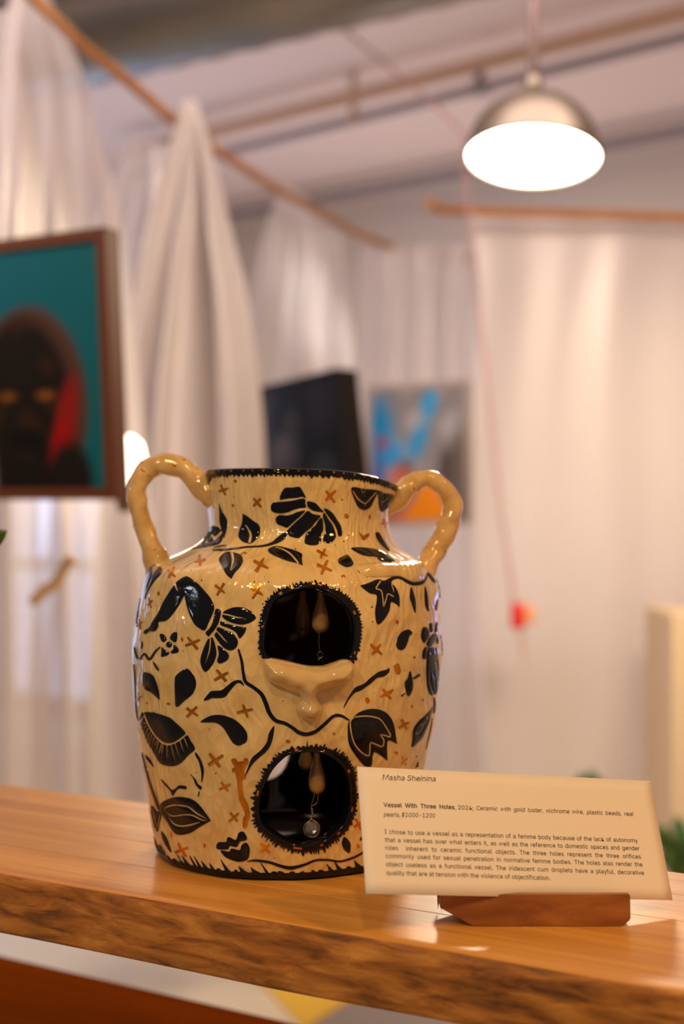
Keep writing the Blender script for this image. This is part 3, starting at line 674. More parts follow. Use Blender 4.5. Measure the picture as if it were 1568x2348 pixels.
# rounded rim
V = []; Fc = []; prs = [(.0008, -.012), (.0011, -.006), (.0012, -.002), (.0004, .0004), (-.0018, .0014), (-.0045, .0010), (-.0062, -.0010), (-.0068, -.010)]
n_ = 240; thr = np.linspace(-math.pi, math.pi, n_+1)[:-1]
for dr, dz in prs: V.append(S(thr, np.full(n_, ZT-.0005+dz), 0)+np.stack([dr*np.sin(thr), -dr*np.cos(thr), 0*thr], -1))
V = np.vstack(V)
Fc = [[j*n_+i, j*n_+(i+1) % n_, (j+1)*n_+(i+1) % n_, (j+1)*n_+i] for j in range(2, len(prs)-1) for i in range(n_)]
rim = mesh('rim', V, Fc, M['navy'], vessel)
def strip_piece(name, lower, upper, mt, parent, h=.0011):
    return inlay(name, np.vstack([lower, upper[::-1]]), mt, parent, chart=True, h=h, grid=.002)
def jag(x0, x1, step, lo, hi, rnd):
    pts = []; x = x0
    while x < x1:
        pts.append((x, rnd.uniform(0, .35)*(hi-lo)+lo)); x += step*rnd.uniform(.3, .8)
        pts.append((x, rnd.uniform(.5, 1)*(hi-lo)+lo)); x += step*rnd.uniform(.15, .5)
    return pts
rd = random.Random(3)
# rim band with its torn lower edge, in quarter pieces
for q in range(4):
    x0 = (-math.pi+q*math.pi/2)*R0; x1 = x0+math.pi/2*R0; lw = [(x, ZT-.0036-y) for x, y in jag(x0, x1, .0065, -.0004, .0030, rd)]+[(x1, ZT-.004)]
    up = [(x0+(x1-x0)*i/60, ZT-.0001) for i in range(61)]
    strip_piece('rim_band', np.array(lw), np.array(up), M['navy'], vessel)
for k in range(16):                                     # gold dashes along the lip
    x = (-.95+k*.118+rd.uniform(-.02, .02))*R0; w0 = rd.uniform(.0008, .0022)
    inlay('gold_fleck', np.array([(x-w0, ZT-.0003), (x+w0, ZT-.0003), (x+w0*.8, ZT-.0013), (x, ZT-rd.uniform(.0016, .0024)), (x-w0*.8, ZT-.0012)]), M['gold'], rim, chart=True, h=.0022, grid=.002)
# base band with brush-like spikes
for q in range(4):
    x0 = (-math.pi+q*math.pi/2)*R0; x1 = x0+math.pi/2*R0; z0 = 1.0537; up = []
    x = x0
    while x < x1-.004:
        big = rd.random() < (.75 if x < -.01 else .3); hgt = rd.uniform(.004, .0095) if big else rd.uniform(.0005, .002); wd = rd.uniform(.004, .012)
        up += [(x, z0+.0030), (x-hgt*.6+wd*.1, z0+.0030+hgt), (x+wd*.35, z0+.0042), (x+wd*.6, z0+.0028)]; x += wd
    up = [(max(x0, a), b_) for a, b_ in up]+[(x1, z0+.0034)]; ok = [up[0]]
    for p_ in up[1:]:
        ok.append(p_)
    lw = [(x0+(x1-x0)*i/60, z0) for i in range(61)]
    strip_piece('base_band', np.array(ok), np.array(lw), M['navy'], vessel, h=.0010)
# openings: torn dark collar + rounded lip
def offset_poly(P, d):
    t = np.roll(P, -1, 0)-np.roll(P, 1, 0); t /= np.linalg.norm(t, axis=1)[:, None]+1e-12; n = np.column_stack([t[:, 1], -t[:, 0]])
    cen = P.mean(0); s_ = np.sign(((P-cen)*n).sum(1).mean()); d = np.asarray(d); return P+n*s_*(d[:, None] if d.ndim else d)
def collar(H_, wid, spike, seed, lbl):
    H_ = clean(H_, .0006); t_ = np.linspace(0, 1, len(H_)+1); L_ = 340; idx = np.linspace(0, len(H_), L_, endpoint=False)
    Hc = np.vstack([H_, H_[:1]]); D_ = np.column_stack([np.interp(idx, np.arange(len(Hc)), Hc[:, k]) for k in (0, 1)])
    r2 = random.Random(seed); d = np.zeros(L_); i = 0
    cen = D_.mean(0); angs = np.arctan2(D_[:, 1]-cen[1], D_[:, 0]-cen[0])
    w_ = np.array([wid(a) for a in angs])
    while i < L_:
        k = r2.choice((2, 3, 4, 5)); s_ = r2.uniform(.2, 1)*spike
        for j in range(k):
            if i+j < L_: d[i+j] = s_*(1-abs(2*j/k-1)) if k > 2 else s_*j
        i += k
    out = offset_poly(D_, w_+d)
    o = inlay('opening_collar', out, M['navy'], vessel, cuts=[offset_poly(D_, .0004)], chart=True, h=.0012, grid=.002, label=lbl)
    rings = [(.0014, .0010), (.0007, .0020), (0, .0019), (-.0006, .0012), (-.0009, -.0005), (-.0010, -.0035), (-.0006, -.0072)]
    Vr = np.vstack([S(offset_poly(D_, a)[:, 0]/R0, offset_poly(D_, a)[:, 1], b_) for a, b_ in rings]); n = L_
    mesh('opening_lip', Vr, [[j*n+i, j*n+(i+1) % n, (j+1)*n+(i+1) % n, (j+1)*n+i] for j in range(len(rings)-1) for i in range(n)], M['navy'], o)
    for k in range(9):                                  # flecks of gold on the lip
        i = r2.randrange(L_); seg = [D_[(i+j) % L_] for j in range(r2.choice((4, 5, 7)))]; c_ = np.array(seg)
        nn = offset_poly(D_, .0016)-D_; nn = np.array([nn[(i+j) % L_] for j in range(len(seg))])
        inlay('gold_fleck', np.vstack([c_+nn*.35, (c_+nn*r2.uniform(1.3, 2))[::-1]]), M['gold'], o, chart=True, h=.0024, grid=.003)
    return o
collar(HU, lambda a: .0030+.0016*max(0, math.cos(a))+.0006*math.sin(3*a), .0030, 11, 'torn navy collar of the upper opening')
collar(HL, lambda a: .0030+.0018*max(0, math.cos(a))+.0012*max(0, -math.sin(a)), .0048, 12, 'spiky navy collar of the lower opening')
collar(HB, lambda a: .003, .003, 13, 'navy collar of the rear opening')

def cut(zc, s, w_): P = px(zc, s); k = ZC[zc][2]; W = [x/k for x in (w_ if isinstance(w_, (list, tuple)) else [w_]*len(P))]; 
def groove(zc, s, w_):
    P = px(zc, s); k = ZC[zc][2]; n = len(P)
    if isinstance(w_, (list, tuple)): W = np.interp(np.linspace(0, 1, n), np.linspace(0, 1, len(w_)), w_)/k
    else: W = np.full(n, w_/k)
    return stroke(P, np.maximum(W, .8))
def motif(name, pieces, mt='navy', label=None, h=.0009):
    """pieces: (zoom, outline, [grooves]); the first is the part, the others its sub-parts"""
    root_ = None
    for i, pc_ in enumerate(pieces):
        zc, s = pc_[0], pc_[1]; nm = pc_[3] if len(pc_) > 3 else 'petal'; cs = pc_[2] if len(pc_) > 2 else []
        out = s if isinstance(s, np.ndarray) else dense(px(zc, s))
        o = inlay(name if root_ is None else nm, out, M[mt], vessel if root_ is None else root_, cuts=cs, h=h)
        if root_ is None and o is not None:
            root_ = o
            if label: o['label'] = label
    return root_
def st(zc, s, w_): return (zc, groove(zc, s, w_), [], 'stroke')
# --- neck
motif('flower', [('B', '330,660 345,570 420,455 560,445 680,432 740,500 805,635 805,635 720,612 640,630 500,640 400,655'),
 ('B', '165,830 175,760 220,715 400,700 560,680 720,645 785,660 785,740 797,805 680,820 560,855 480,890 350,915 250,905 190,880'),
 ('B', '250,1040 265,980 330,945 430,955 540,935 640,890 780,865 700,960 600,1050 500,1140 450,1175 380,1150 280,1110'),
 ('B', '820,700 900,705 980,740 1060,830 1115,893 1020,885 930,870 860,830 822,780'),
 ('B', '825,870 900,920 980,940 1055,965 960,1080 900,1160 800,1245 700,1340 650,1365 560,1350 490,1320 455,1260 465,1220 540,1140 620,1060 700,990'),
 ('B', '1075,995 1100,1090 1100,1220 1065,1300 1065,1420 1000,1485 880,1495 780,1460 770,1400 800,1280 870,1210 960,1130 1010,1050'),
 ('B', '1100,935 1130,910 1200,1020 1270,1120 1310,1230 1325,1330 1290,1400 1220,1460 1120,1440 1100,1370 1130,1250 1135,1130 1105,1010'),
 ('B', '1120,830 1180,840 1245,880 1300,940 1360,1040 1410,1130 1435,1250 1425,1325 1375,1325 1340,1200 1290,1090 1220,1000 1150,900'),
 ('P', stroke(px('P', '657,1222 648,1231 637,1239 625,1246 604,1252 580,1254 563,1255 540,1258 515,1261 488,1261'), [7, 13, 12, 7, 4.5, 3.5, 3.5, 4, 4.5, 3]), [], 'stem')], label='large many-petalled navy flower on the neck')
motif('flower', [('A', '650,735 650,735 700,860 780,1010 795,1080 790,1180 760,1300 735,1365 700,1250 680,1150 665,1080 655,900'),
 ('A', '540,1140 600,1150 640,1160 670,1200 690,1230 590,1330 560,1300 500,1300 440,1380 400,1440 340,1460 440,1290 500,1180'),
 ('A', '490,1320 545,1370 545,1410 450,1430'), ('A', '715,1265 700,1400 640,1470 480,1510 300,1540 150,1562 300,1500 420,1460 570,1410 650,1340'),
 ('A', groove('A', '560,1532 680,1510 800,1495', [14, 26, 8]), [], 'stroke')], label='spiky navy bud at the left side of the neck')
motif('leaf', [('A', '1075,920 1075,920 1160,970 1260,1050 1340,1110 1375,1180 1370,1280 1330,1360 1240,1450 1170,1460 1060,1420 1000,1330 1020,1200 1060,1080', [groove('A', '1130,1125 1190,1230 1215,1320 1190,1450', [12, 40, 46])])])
motif('glaze_drop', [('A', '390,208 500,238 480,330 440,372 400,300')])
motif('leaf', [('R1', '910,1030 960,975 1020,965 1100,990 1125,1040 1100,1100 1055,1150 1025,1205 1025,1205 980,1170 930,1090', [groove('R1', '1022,965 1035,1040 1015,1130', [22, 22, 10])])])
motif('leaf', [('C', '285,160 330,130 400,120 500,140 600,170 690,215 690,270 700,350 700,350 640,325 500,290 380,240 300,195', [groove('C', '370,128 470,160 560,220 650,325', [12, 22, 24])])])
motif('leaf', [('C', '1120,280 1170,245 1240,230 1305,330 1230,370 1140,330')])
motif('leaf', [('R2', '525,930 620,925 720,935 800,960 860,1000 920,1055 850,1050 760,1010 660,1000 590,975', [groove('R2', '560,935 640,950 700,975', 6)])])
motif('leaf', [('R2', '770,1020 850,1040 870,1052 800,1047')]); motif('leaf', [('R2', '755,790 780,790 820,860 880,950 840,935 790,880 760,830')])
motif('tulip', [('R2', '535,385 640,395 750,405 755,430 730,490 700,560 640,585 590,560 560,500', [groove('R2', '545,412 590,490 650,525 700,480 748,420', 12), groove('R2', '613,395 630,432 655,398', 8), groove('R2', '650,525 650,552', 10)])], label='scalloped navy bud under the rim at right')
motif('tulip', [('R2', '760,410 830,430 890,440 870,520 810,600 780,550 770,480', [groove('R2', '780,440 812,510 870,455', 7), groove('R2', '815,440 818,480', 6)])])
motif('leaf', [('R1', '320,1075 310,1130 310,1180 280,1250 262,1330 245,1385 252,1280 268,1180 292,1110'), ('R1', '330,1150 380,1095 395,1130 385,1165 340,1220 270,1330 265,1310 300,1240 312,1190')], label='split navy leaf below the left handle')
motif('leaf', [('C', '1350,585 1350,585 1500,560')]) if False else None
# --- big flower on the left shoulder
motif('flower', [('D', '990,172 1110,235 1130,290 1155,270 1230,330 1330,440 1440,570 1500,720 1480,830 1410,990 1330,1135 1240,1100 1150,1020 1070,870 1000,680 960,500 960,500 930,560 870,690 780,820 690,920 600,975 500,990 490,1070 450,1140 390,1160 330,1150 280,1200 240,1190 250,1140 330,1090 400,980 500,830 580,660 680,500 790,330 790,330 830,400 860,440 836,360 822,290 870,240', [groove('D', '806,322 828,395 862,442', [30, 26, 6])]),
 ('E', '520,755 590,775 600,830 570,980 500,1110 420,1200 375,1245 330,1180 420,1080 470,960 490,850', [], 'flower_collar'),
 ('E', '640,815 720,765 850,725 980,730 1110,780 1220,890 1200,950 1090,1010 960,1035 820,1010 700,960 630,900 632,860', [groove('E', '625,838 760,870 880,905 980,915 1065,945', [26, 30, 30, 14, 4])]),
 ('E', '605,975 700,1010 820,1050 960,1075 1045,1085 1040,1150 1000,1220 935,1280 880,1190 820,1140 720,1090 600,1040'),
 ('E', '565,1085 680,1130 790,1180 870,1260 905,1340 890,1420 830,1480 750,1495 650,1450 560,1350 500,1260 490,1210 530,1160 530,1110', [groove('E', '505,1130 590,1220 650,1290 718,1360', [18, 30, 28, 10])]),
 ('R3', '900,315 990,385 985,440 920,475 890,455 905,390'),
 ('R3', '805,265 825,250 850,245 875,330 880,400 850,480 790,550 750,500 742,430 770,340', [groove('R3', '832,240 820,350 785,470', [14, 14, 5])])], label='large glossy navy flower with two long leaves on the left shoulder', h=.0012)
motif('flower', [('D', '650,1360 690,1340 735,1370 735,1420 700,1450 650,1430 640,1390'), ('D', '520,1210 580,1210 640,1300 590,1350 545,1310'), ('D', '830,1175 830,1300 790,1355 705,1290 720,1230 760,1185'),
 ('R3', '400,330 425,350 462,372 460,395 430,410 400,412 400,370'), ('R3', '505,308 540,340 540,375 485,385 482,365 500,345'),
 ('R3', groove('R3', '385,328 340,370 290,438 245,388 205,432 172,415 155,330', [10, 20, 20, 18, 18, 22, 12]), [], 'stem')], label='small four-petalled navy flower at left')
motif('leaf', [('R3', '322,458 355,490 380,540 350,520')]); motif('leaf', [st('R3', '222,275 225,310 220,345', [3, 12, 4])])
motif('leaf', [('D', '150,560 140,760 125,960 140,1090 90,980 108,800')])
motif('vine', [st('R3', '147,480 150,560 157,700 165,800 175,900 190,990', [4, 8, 9, 9, 9, 4])])
motif('leaf', [('R3', '230,560 270,555 320,580 350,640 370,730 375,805 375,805 340,765 290,725 245,705 220,640')])
motif('leaf', [('R3', '515,640 530,580 610,523 660,560 695,620 700,680 670,750 600,810 520,865 510,760')], label='tall navy teardrop above the carved eye')
motif('leaf', [('R3', '775,805 820,745 850,722 930,715 980,680 1030,640 1070,625 1110,630 1135,675 1095,650 1060,660 1010,720 965,775 900,785 850,785 820,800')])
vp = np.vstack([px('R3', '1085,345 1115,450 1130,560 1150,640 1220,690 1290,750 1330,830 1365,920 1420,985 1500,1010 1568,1050'), px('R4', '60,1095 130,1110 210,1085 300,1010 370,950 440,945 510,985')])
motif('vine', [('P', stroke(vp, np.array([14, 24, 26, 30, 30, 34, 38, 36, 34, 30, 30, 34, 32, 30, 28, 26, 24, 14])/3.92), [], 'vine')], label='long navy vine curving under the pearl relief')
motif('leaf', [('R3', '745,1000 800,960 860,940 930,940 1030,970 1110,1030 1160,1100 1160,1170 1120,1200 1080,1212 1030,1185 980,1110 940,1050 880,1010 800,1005')], label='navy comma-shaped leaf right of the eye')
motif('leaf', [('R3', '1405,1035 1400,1110 1380,1190 1340,1260 1270,1320 1220,1370 1180,1430 1145,1490 1175,1400 1210,1320 1290,1250 1340,1180 1360,1100')])
lash = [groove('H', a, [24, 20, 6]) for a in ('300,930 255,965 215,1020', '330,1060 300,1078 268,1082', '345,1105 310,1150 265,1190', '372,1170 345,1210 310,1250', '420,1240 370,1310 320,1390', '450,1290 410,1390 355,1475', '495,1350 460,1450 420,1545', '545,1410 525,1480 495,1545', '578,1440 545,1570 510,1700', '640,1490 600,1650 560,1790', '672,1510 650,1630 630,1745', '752,1510 750,1670 740,1830', '842,1500 870,1690 890,1850', '932,1480 970,1640 1005,1810', '1030,1420 1070,1560 1112,1690', '1110,1370 1155,1490 1197,1610')]
motif('eye', [('H', '310,838 420,840 560,870 700,915 820,965 940,1070 1050,1170 1125,1260 1110,1310 1000,1400 900,1460 780,1480 680,1455 590,1390 500,1290 420,1150 360,1010 330,920'),
 ('H', '280,840 300,930 340,1060 400,1200 480,1320 570,1430 660,1500 780,1525 900,1495 1010,1440 1100,1370 1170,1318 1240,1440 1320,1600 1200,1720 1080,1850 960,1930 850,1955 720,1940 600,1880 520,1760 420,1620 320,1440 250,1220 200,1010 220,900', lash, 'lashes')], label='closed navy eye with carved lashes')
motif('nose_line', [('R5', '275,260 330,315 365,355 400,345 430,318 485,325 490,350 430,345 400,375 375,410 350,360 305,310')], label='small navy nose line between eye and mouth')
motif('cheek_line', [('R5', '580,20 620,80 650,170 650,230 635,290 630,200 610,110 580,50'), ('R5', '530,215 575,260 600,305 635,330 625,355 580,310 560,260', [], 'stroke'), st('R5', '614,370 610,395 605,418', [8, 10, 4])])
motif('leaf', [('R5', '135,40 180,95 210,152 170,110 140,72')])
motif('mouth', [('R5', '260,500 320,445 420,420 530,435 610,485 670,560 718,632 718,632 620,690 540,740 450,760 390,740 330,665 270,570', [groove('R5', '290,530 350,500 420,495 520,510 600,570 700,625', [6, 14, 14, 14, 16, 5]), groove('R5', '300,555 370,592 480,580 560,585 640,625 690,632', [6, 12, 12, 14, 14, 4]), groove('R5', '325,590 380,660 450,682 540,670 625,645', [6, 14, 16, 16, 8])])], label='navy lips at the lower left')
motif('bud', [('R5', '100,20 130,180 180,350 240,530 265,545 200,330 150,190 120,80', [groove('R5', '120,120 160,270 210,430 250,535', 6)]), ('R5', '190,500 235,550 270,560 260,640 245,735 215,680', [groove('R5', '203,535 225,640 243,690 255,585', 8)])], label='long navy bud at the lower left edge')
motif('leaf', [('R5', '275,730 310,770 340,830 370,918 320,860 290,800')])
motif('tulip', [('R5', '765,860 785,830 855,825 865,790 890,782 945,805 970,745 1000,730 1025,745 1045,800 985,820 955,865 890,860 870,890 780,890'), ('R5', '805,905 880,912 905,885 980,895 1000,850 1040,830 1070,880 1065,950 1040,985 980,1000 920,990 850,960')], label='small zigzag navy tulip near the base')
vp = np.vstack([px('R5', '1048,997 1120,990 1250,1010 1340,1040 1430,1057 1500,1045 1568,1025'), px('P', '723,1972 751,1971 780,1975 809,1967 835,1954 860,1945')])
motif('vine', [('P', stroke(vp, np.array([5, 18, 22, 26, 32, 26, 20, 16, 16, 16, 16, 14, 8])/3.92), [], 'vine')], label='navy vine along the foot')
motif('leaf', [('R6', '1195,1250 1250,1290 1275,1350 1260,1440 1200,1400 1170,1330')])
motif('leaf', [('R6', '1390,1285 1430,1240 1480,1290 1430,1290')])
motif('tulip', [('R4', '510,1000 560,948 620,905 710,883 800,895 870,940 920,1030 942,1197 942,1197 860,1175 850,1345 850,1345 737,1272 715,1395 655,1395 560,1290 505,1190 497,1090', [groove('R4', '560,955 640,946 720,952 790,975 840,1035 885,1110 880,1135 840,1122 795,1120 825,1165 810,1220 760,1205 705,1188 700,1250 690,1305 620,1270 560,1200 530,1110 522,1000 556,958', 15)])], label='large navy tulip above the card')
motif('ivy', [('R2', '612,1265 612,1265 680,1245 770,1212 830,1222 890,1190 960,1182 1030,1205 1090,1232 1150,1230 1195,1200 1208,1150 1218,1170 1200,1225 1160,1258 1090,1264 1030,1243 960,1205 905,1215 890,1245 925,1280 960,1360 965,1455 965,1455 890,1412 865,1490 810,1580 765,1612 745,1560 742,1480 755,1410 755,1350 700,1335 650,1300', [groove('R2', '800,1222 765,1270 755,1292 800,1310 812,1380 815,1450 840,1390 862,1340 912,1366', 13), groove('R2', '892,1252 905,1290 916,1330', [10, 12, 5])])], label='navy ivy leaf with a tendril below the right shoulder')
for s in ('1070,1280 1095,1330 1115,1400 1115,1460 1105,1510 1080,1430 1060,1370', '1192,1275 1215,1340 1228,1490 1205,1460 1195,1370', '1302,1390 1308,1440 1290,1490 1285,1450', '1210,1150 1250,1180 1280,1240 1250,1220'): motif('leaf', [('R2', s)])
motif('leaf', [st('R2', '1298,1205 1320,1290 1328,1380', [4, 9, 5])])
motif('leaf', [('R4', '950,240 985,195 1040,170 1065,180 1080,205 1055,230 1040,280 1010,340 970,355 940,320 945,280')])
motif('leaf', [('R4', '1055,545 1075,610 1082,680 1070,740 1048,770 1025,740 1010,650 1035,610'), st('R4', '1080,612 1110,598 1148,575', [8, 18, 22]), st('R4', '978,768 1000,752 1018,740', [16, 6, 5])])
motif('leaf', [('R4', '465,875 480,830 530,740 570,690 650,655 710,600 780,550 850,530 870,515 870,550 820,590 760,605 700,660 620,715 560,740 510,800')])
motif('flower', [('G', '640,370 690,280 760,220 800,225 795,310 760,380 700,425 650,400'), ('G', '600,120 650,130 690,200 680,260 640,320 605,365 570,310 560,250 570,180'), ('G', '700,60 740,80 750,150 725,200 700,180'), ('G', '810,40 825,100 810,190 780,190 785,110'),
 ('G', '810,230 830,300 825,380 800,300'), ('G', '665,440 690,430 700,510 720,545 745,500 750,430 765,440 790,480 810,440 835,600 840,800 825,1000 800,1110 770,1160 740,1150 720,1175 680,1100 665,950', [groove('G', '712,830 716,1000 742,1140', 8), groove('G', '745,800 772,960 766,1130', 8), groove('G', '800,640 822,760 815,950', 7)]),
 ('G', '600,470 635,420 652,500 652,600 600,605 590,540'), ('G', '700,440 742,440 720,520')], label='tall navy flower with a long striped body at the right side')
motif('leaf', [('G', '740,1355 700,1400 620,1480 540,1560 460,1680 430,1830 412,1960 480,1935 580,1840 640,1720 690,1580 720,1440', [groove('G', '722,1410 650,1570 590,1680 530,1790', 11), groove('G', '635,1500 675,1535', 12), groove('G', '555,1640 610,1620', 14), groove('G', '485,1752 540,1752', 14)])], label='navy leaf with carved veins low on the right side')
motif('leaf', [('G', '752,1200 775,1260 785,1340 775,1430 755,1440')]); motif('leaf', [st('G', '868,240 882,400 878,560', [5, 9, 5])]); motif('leaf', [st('G', '748,1520 735,1650 700,1800 640,2000', [4, 8, 8, 4])])
motif('leaf', [('G', '525,2190 500,2240 480,2275 520,2270')])
# --- raised shoulder lobe in cream, pearl relief
inlay('shoulder_lobe', dense(px('R2', '560,1090 700,1060 850,1060 960,1040 1060,1040 1140,1070 1190,1120 1205,1165 1180,1215 1110,1240 1040,1225 970,1190 900,1185 800,1190 660,1180')), M['cream'], vessel, grid=.0012, prof=lambda d, Q: .0055*np.sin(np.clip(d/.011, 0, 1)*math.pi/2)**.8*np.clip((Q[:, 0]-.045)/.03, .05, 1)+.0002)
nose = dense(px('P', '603,1520 606,1510 620,1509 650,1514 680,1521 706,1526 740,1527 765,1520 790,1512 803,1515 809,1527 808,1545 800,1560 780,1572 755,1580 733,1588 727,1600 736,1615 738,1626 732,1640 720,1651 706,1653 690,1644 679,1628 682,1612 688,1602 684,1592 668,1586 650,1578 630,1570 614,1560 606,1542'))
inlay('pearl_relief', nose, M['pearl'], vessel, grid=.0009, base=-.006, prof=lambda d, Q: .0010+.0125*np.sin(np.clip(d/.0105, 0, 1)*math.pi/2)**.75+.0006*np.sin(Q[:, 0]*420)*np.sin(Q[:, 1]*380), label='pearly T-shaped relief under the upper opening')
# --- gold
crosses = [(513, 1122, 12, 20), (590, 1151, 15, 0), (757, 1137, 17, 5), (459, 1286, 13, 30), (394, 1314, 14, -10), (597, 1294, 19, -15), (740, 1270, 14, -20), (743, 1302, 17, -18), (505, 1352, 15, -12), (588, 1355, 19, -12), (347, 1382, 13, 15), (441, 1474, 17, 15), (508, 1550, 17, 10),
           (562, 1630, 17, 25), (440, 1632, 16, -5), (493, 1744, 20, 8), (515, 1804, 14, 15), (536, 1874, 13, 0), (418, 1948, 16, 20), (608, 1944, 15, 0), (863, 1489, 18, 0), (885, 1590, 16, 12), (928, 1662, 14, 22), (822, 1890, 13, 15), (926, 1745, 10, 10), (321, 1600, 12, 25), (322, 1430, 12, 28), (882, 1200, 11, 30)]
rg = random.Random(5)
for (x, y, r_, rot) in crosses:
    first = None; sq = 1.0 if 360 < x < 940 else .55
    for k, a in enumerate((45+rot, -45+rot)):
        a = math.radians(a+rg.uniform(-8, 8)); l1, l2 = r_*rg.uniform(.85, 1.15), r_*rg.uniform(.85, 1.15); c_, s_ = math.cos(a)*sq, math.sin(a)
        P = np.array([[x-c_*l1, y-s_*l1], [x-c_*l1*.4, y-s_*l1*.4], [x+c_*l2*.4, y+s_*l2*.4], [x+c_*l2, y+s_*l2]])
        wv = r_*np.array([rg.uniform(.2, .5), .42, .38, rg.uniform(.15, .42)])*sq**.5
        o = inlay('gold_cross' if first is None else 'gold_stroke', stroke(P, wv), M['gold'], vessel if first is None else first, h=.0005+.0002*k, base=-.0004); first = first or o
dots = [(541, 1102, 3, 4), (533, 1158, 3, 4), (794, 1183, 5, 6), (849, 1185, 3, 5), (825, 1308, 6, 6), (787, 1322, 5, 4), (844, 1296, 7, 4), (910, 1426, 4, 5), (912, 1534, 7, 13), (843, 1606, 5, 7), (950, 1507, 3, 3), (418, 1466, 3, 5), (366, 1361, 3, 5), (384, 1614, 4, 3), (338, 1612, 2, 3), (765, 1682, 3, 3), (660, 1700, 6, 4), (908, 1726, 4, 3),
        (468, 1939, 3, 5), (392, 1914, 2, 8), (371, 1943, 2, 3), (822, 1940, 3, 5), (946, 1620, 2, 4), (560, 1268, 5, 2), (968, 1605, 2, 3)]
for (x, y, a, b_) in dots:
    q = np.linspace(0, 2*math.pi, 12, endpoint=False); inlay('gold_dot', np.column_stack([x+a*np.cos(q)*(1+.15*np.sin(2*q)), y+b_*np.sin(q)]), M['gold'], vessel, h=.0005, base=-.0004)
motif('gold_heart', [('R2', '603,785 630,805 650,815 670,800 698,800 690,825 650,860 625,840')], 'gold', 'small gold heart on the neck', .0005)
motif('gold_bone', [('R5', '905,95 915,75 945,75 960,100 990,100 1015,95 1020,72 1050,75 1060,105 1035,150 1020,180 1030,230 1035,255 1005,265 1005,330 1010,410 1030,450 1055,500 1070,590 1050,650 1045,690 1025,705 1005,680 1010,610 1025,570 990,490 970,440 965,360 955,260 940,200 915,195 915,165 935,150')], 'gold', 'long gold bone left of the lower opening', .0007)
for i in range(70):                                    # small specks of stray underglaze
    x, y = rg.uniform(330, 985), rg.uniform(1110, 1980)
    if i % 2: x, y = rg.choice(crosses)[:2]; x += rg.uniform(-50, 50); y += rg.uniform(-40, 40)
    if not (325 < x < 990): continue
    h_ = ray_hit(np.array([[x, y]]))[0]
    if any(inside(h_[None], offset_poly(H_, .004))[0] for H_ in (HU, HL)): continue
    q = np.linspace(0, 2*math.pi, 6, endpoint=False); r_ = rg.uniform(.8, 2.0)
    inlay('speck', np.column_stack([x+r_*np.cos(q)*rg.uniform(.6, 1.3), y+r_*np.sin(q)*rg.uniform(.6, 1.4)]), M['navy'], vessel, h=.0003, base=-.0003)
# --- handles
def handle(pts, seed, lbl):
    Q = spline([(u, v, Y, r_) for u, v, Y, r_ in pts], 7); path = [at(u, v, Y) for u, v, Y, _ in Q]; R = [r_/F*Y for _, _, Y, r_ in Q]
    V, Fc = tube(path, R, 24, wob=.05, seed=seed); o = mesh('handle', V, Fc, M['handle'], vessel); o['label'] = lbl
    V = np.array(V); cen = np.array([tuple(p_) for p_ in path]); r2 = random.Random(seed)
    for k in range(16):
        i = r2.randrange(6, len(path)-6); j = r2.randrange(24); c_ = V[i*24+j]; nrm = Vector(c_-cen[i]).normalized()
        if nrm.y > .3: continue
        a = nrm.orthogonal().normalized(); b_ = nrm.cross(a); rr = r2.uniform(.0007, .0018); n = 10
        W1 = [Vector(c_)+a*math.cos(2*math.pi*m_/n)*rr+b_*math.sin(2*math.pi*m_/n)*rr*1.3-nrm*.0003 for m_ in range(n)]; W1 += [Vector(c_)+nrm*.0006]
        mesh('gold_dot', [tuple(v) for v in W1], [[m_, (m_+1) % n, n] for m_ in range(n)], M['gold'], o)
    return o
handle([(512, 1168, 1.150, 14), (484, 1135, 1.152, 30), (450, 1101, 1.154, 27), (418, 1074, 1.156, 25), (372, 1063, 1.158, 25), (335, 1081, 1.16, 24), (314, 1122, 1.16, 23), (317, 1166, 1.16, 22), (329, 1205, 1.16, 22), (344, 1245, 1.16, 24), (357, 1283, 1.16, 30), (366, 1315, 1.16, 36)], 1, 'thick knobbly cream handle at left with gold dots')
handle([(868, 1190, 1.160, 8), (880, 1175, 1.162, 16), (903, 1148, 1.165, 27), (930, 1119, 1.166, 25), (957, 1103, 1.168, 21), (984, 1097, 1.17, 20), (1013, 1115, 1.17, 20), (1035, 1148, 1.17, 22), (1035, 1185, 1.17, 24), (1021, 1220, 1.17, 25), (1003, 1253, 1.17, 25), (985, 1285, 1.165, 25), (972, 1320, 1.16, 27)], 2, 'thick knobbly cream handle at right with gold dots')
# --- droplets hanging from the inner side of each opening
def droplet(u, v0, v1, r_, Y, parent, seed=0):
    n = 22; prof = []; top = at(u, v0, Y).z; bot = at(u, v1, Y).z; H_ = top-bot; rr = r_/F*Y
    for i in range(n+1):
        t = i/n; z_ = bot+H_*t
        k = math.sqrt(max(0, 1-((t-.2)/.2)**2)) if t < .2 else (.34+.66*(.5+.5*math.cos(min(1, (t-.2)/.62)*math.pi)))
        prof.append((max(.0002, rr*k), z_))
    V, Fc = lathe(prof, 28, (at(u, 0, Y).x, Y, 0)); return mesh('droplet', V, Fc, M['drop'], parent)
YF = 1.075
droplet(735, 1335, 1453, 21, YF, vessel); droplet(694, 1325, 1462, 17, 1.16, vessel)
droplet(727, 1702, 1822, 19.5, 1.072, vessel); droplet(702, 1690, 1768, 16, 1.15, vessel)
def wire(pts, Y, parent, nm='wire', r_=.00022, dy=None):
    V, Fc = tube(spline([tuple(at(u, v, Y+(dy(i) if dy else 0))) for i, (u, v) in enumerate(pts)], 4), r_, 6); return mesh(nm, V, Fc, M['wire'], parent)
hb1 = empty('hanging_wire', at(732, 1453, YF), 'thin twisted wire with a small loop hanging in the upper opening', 'wire')
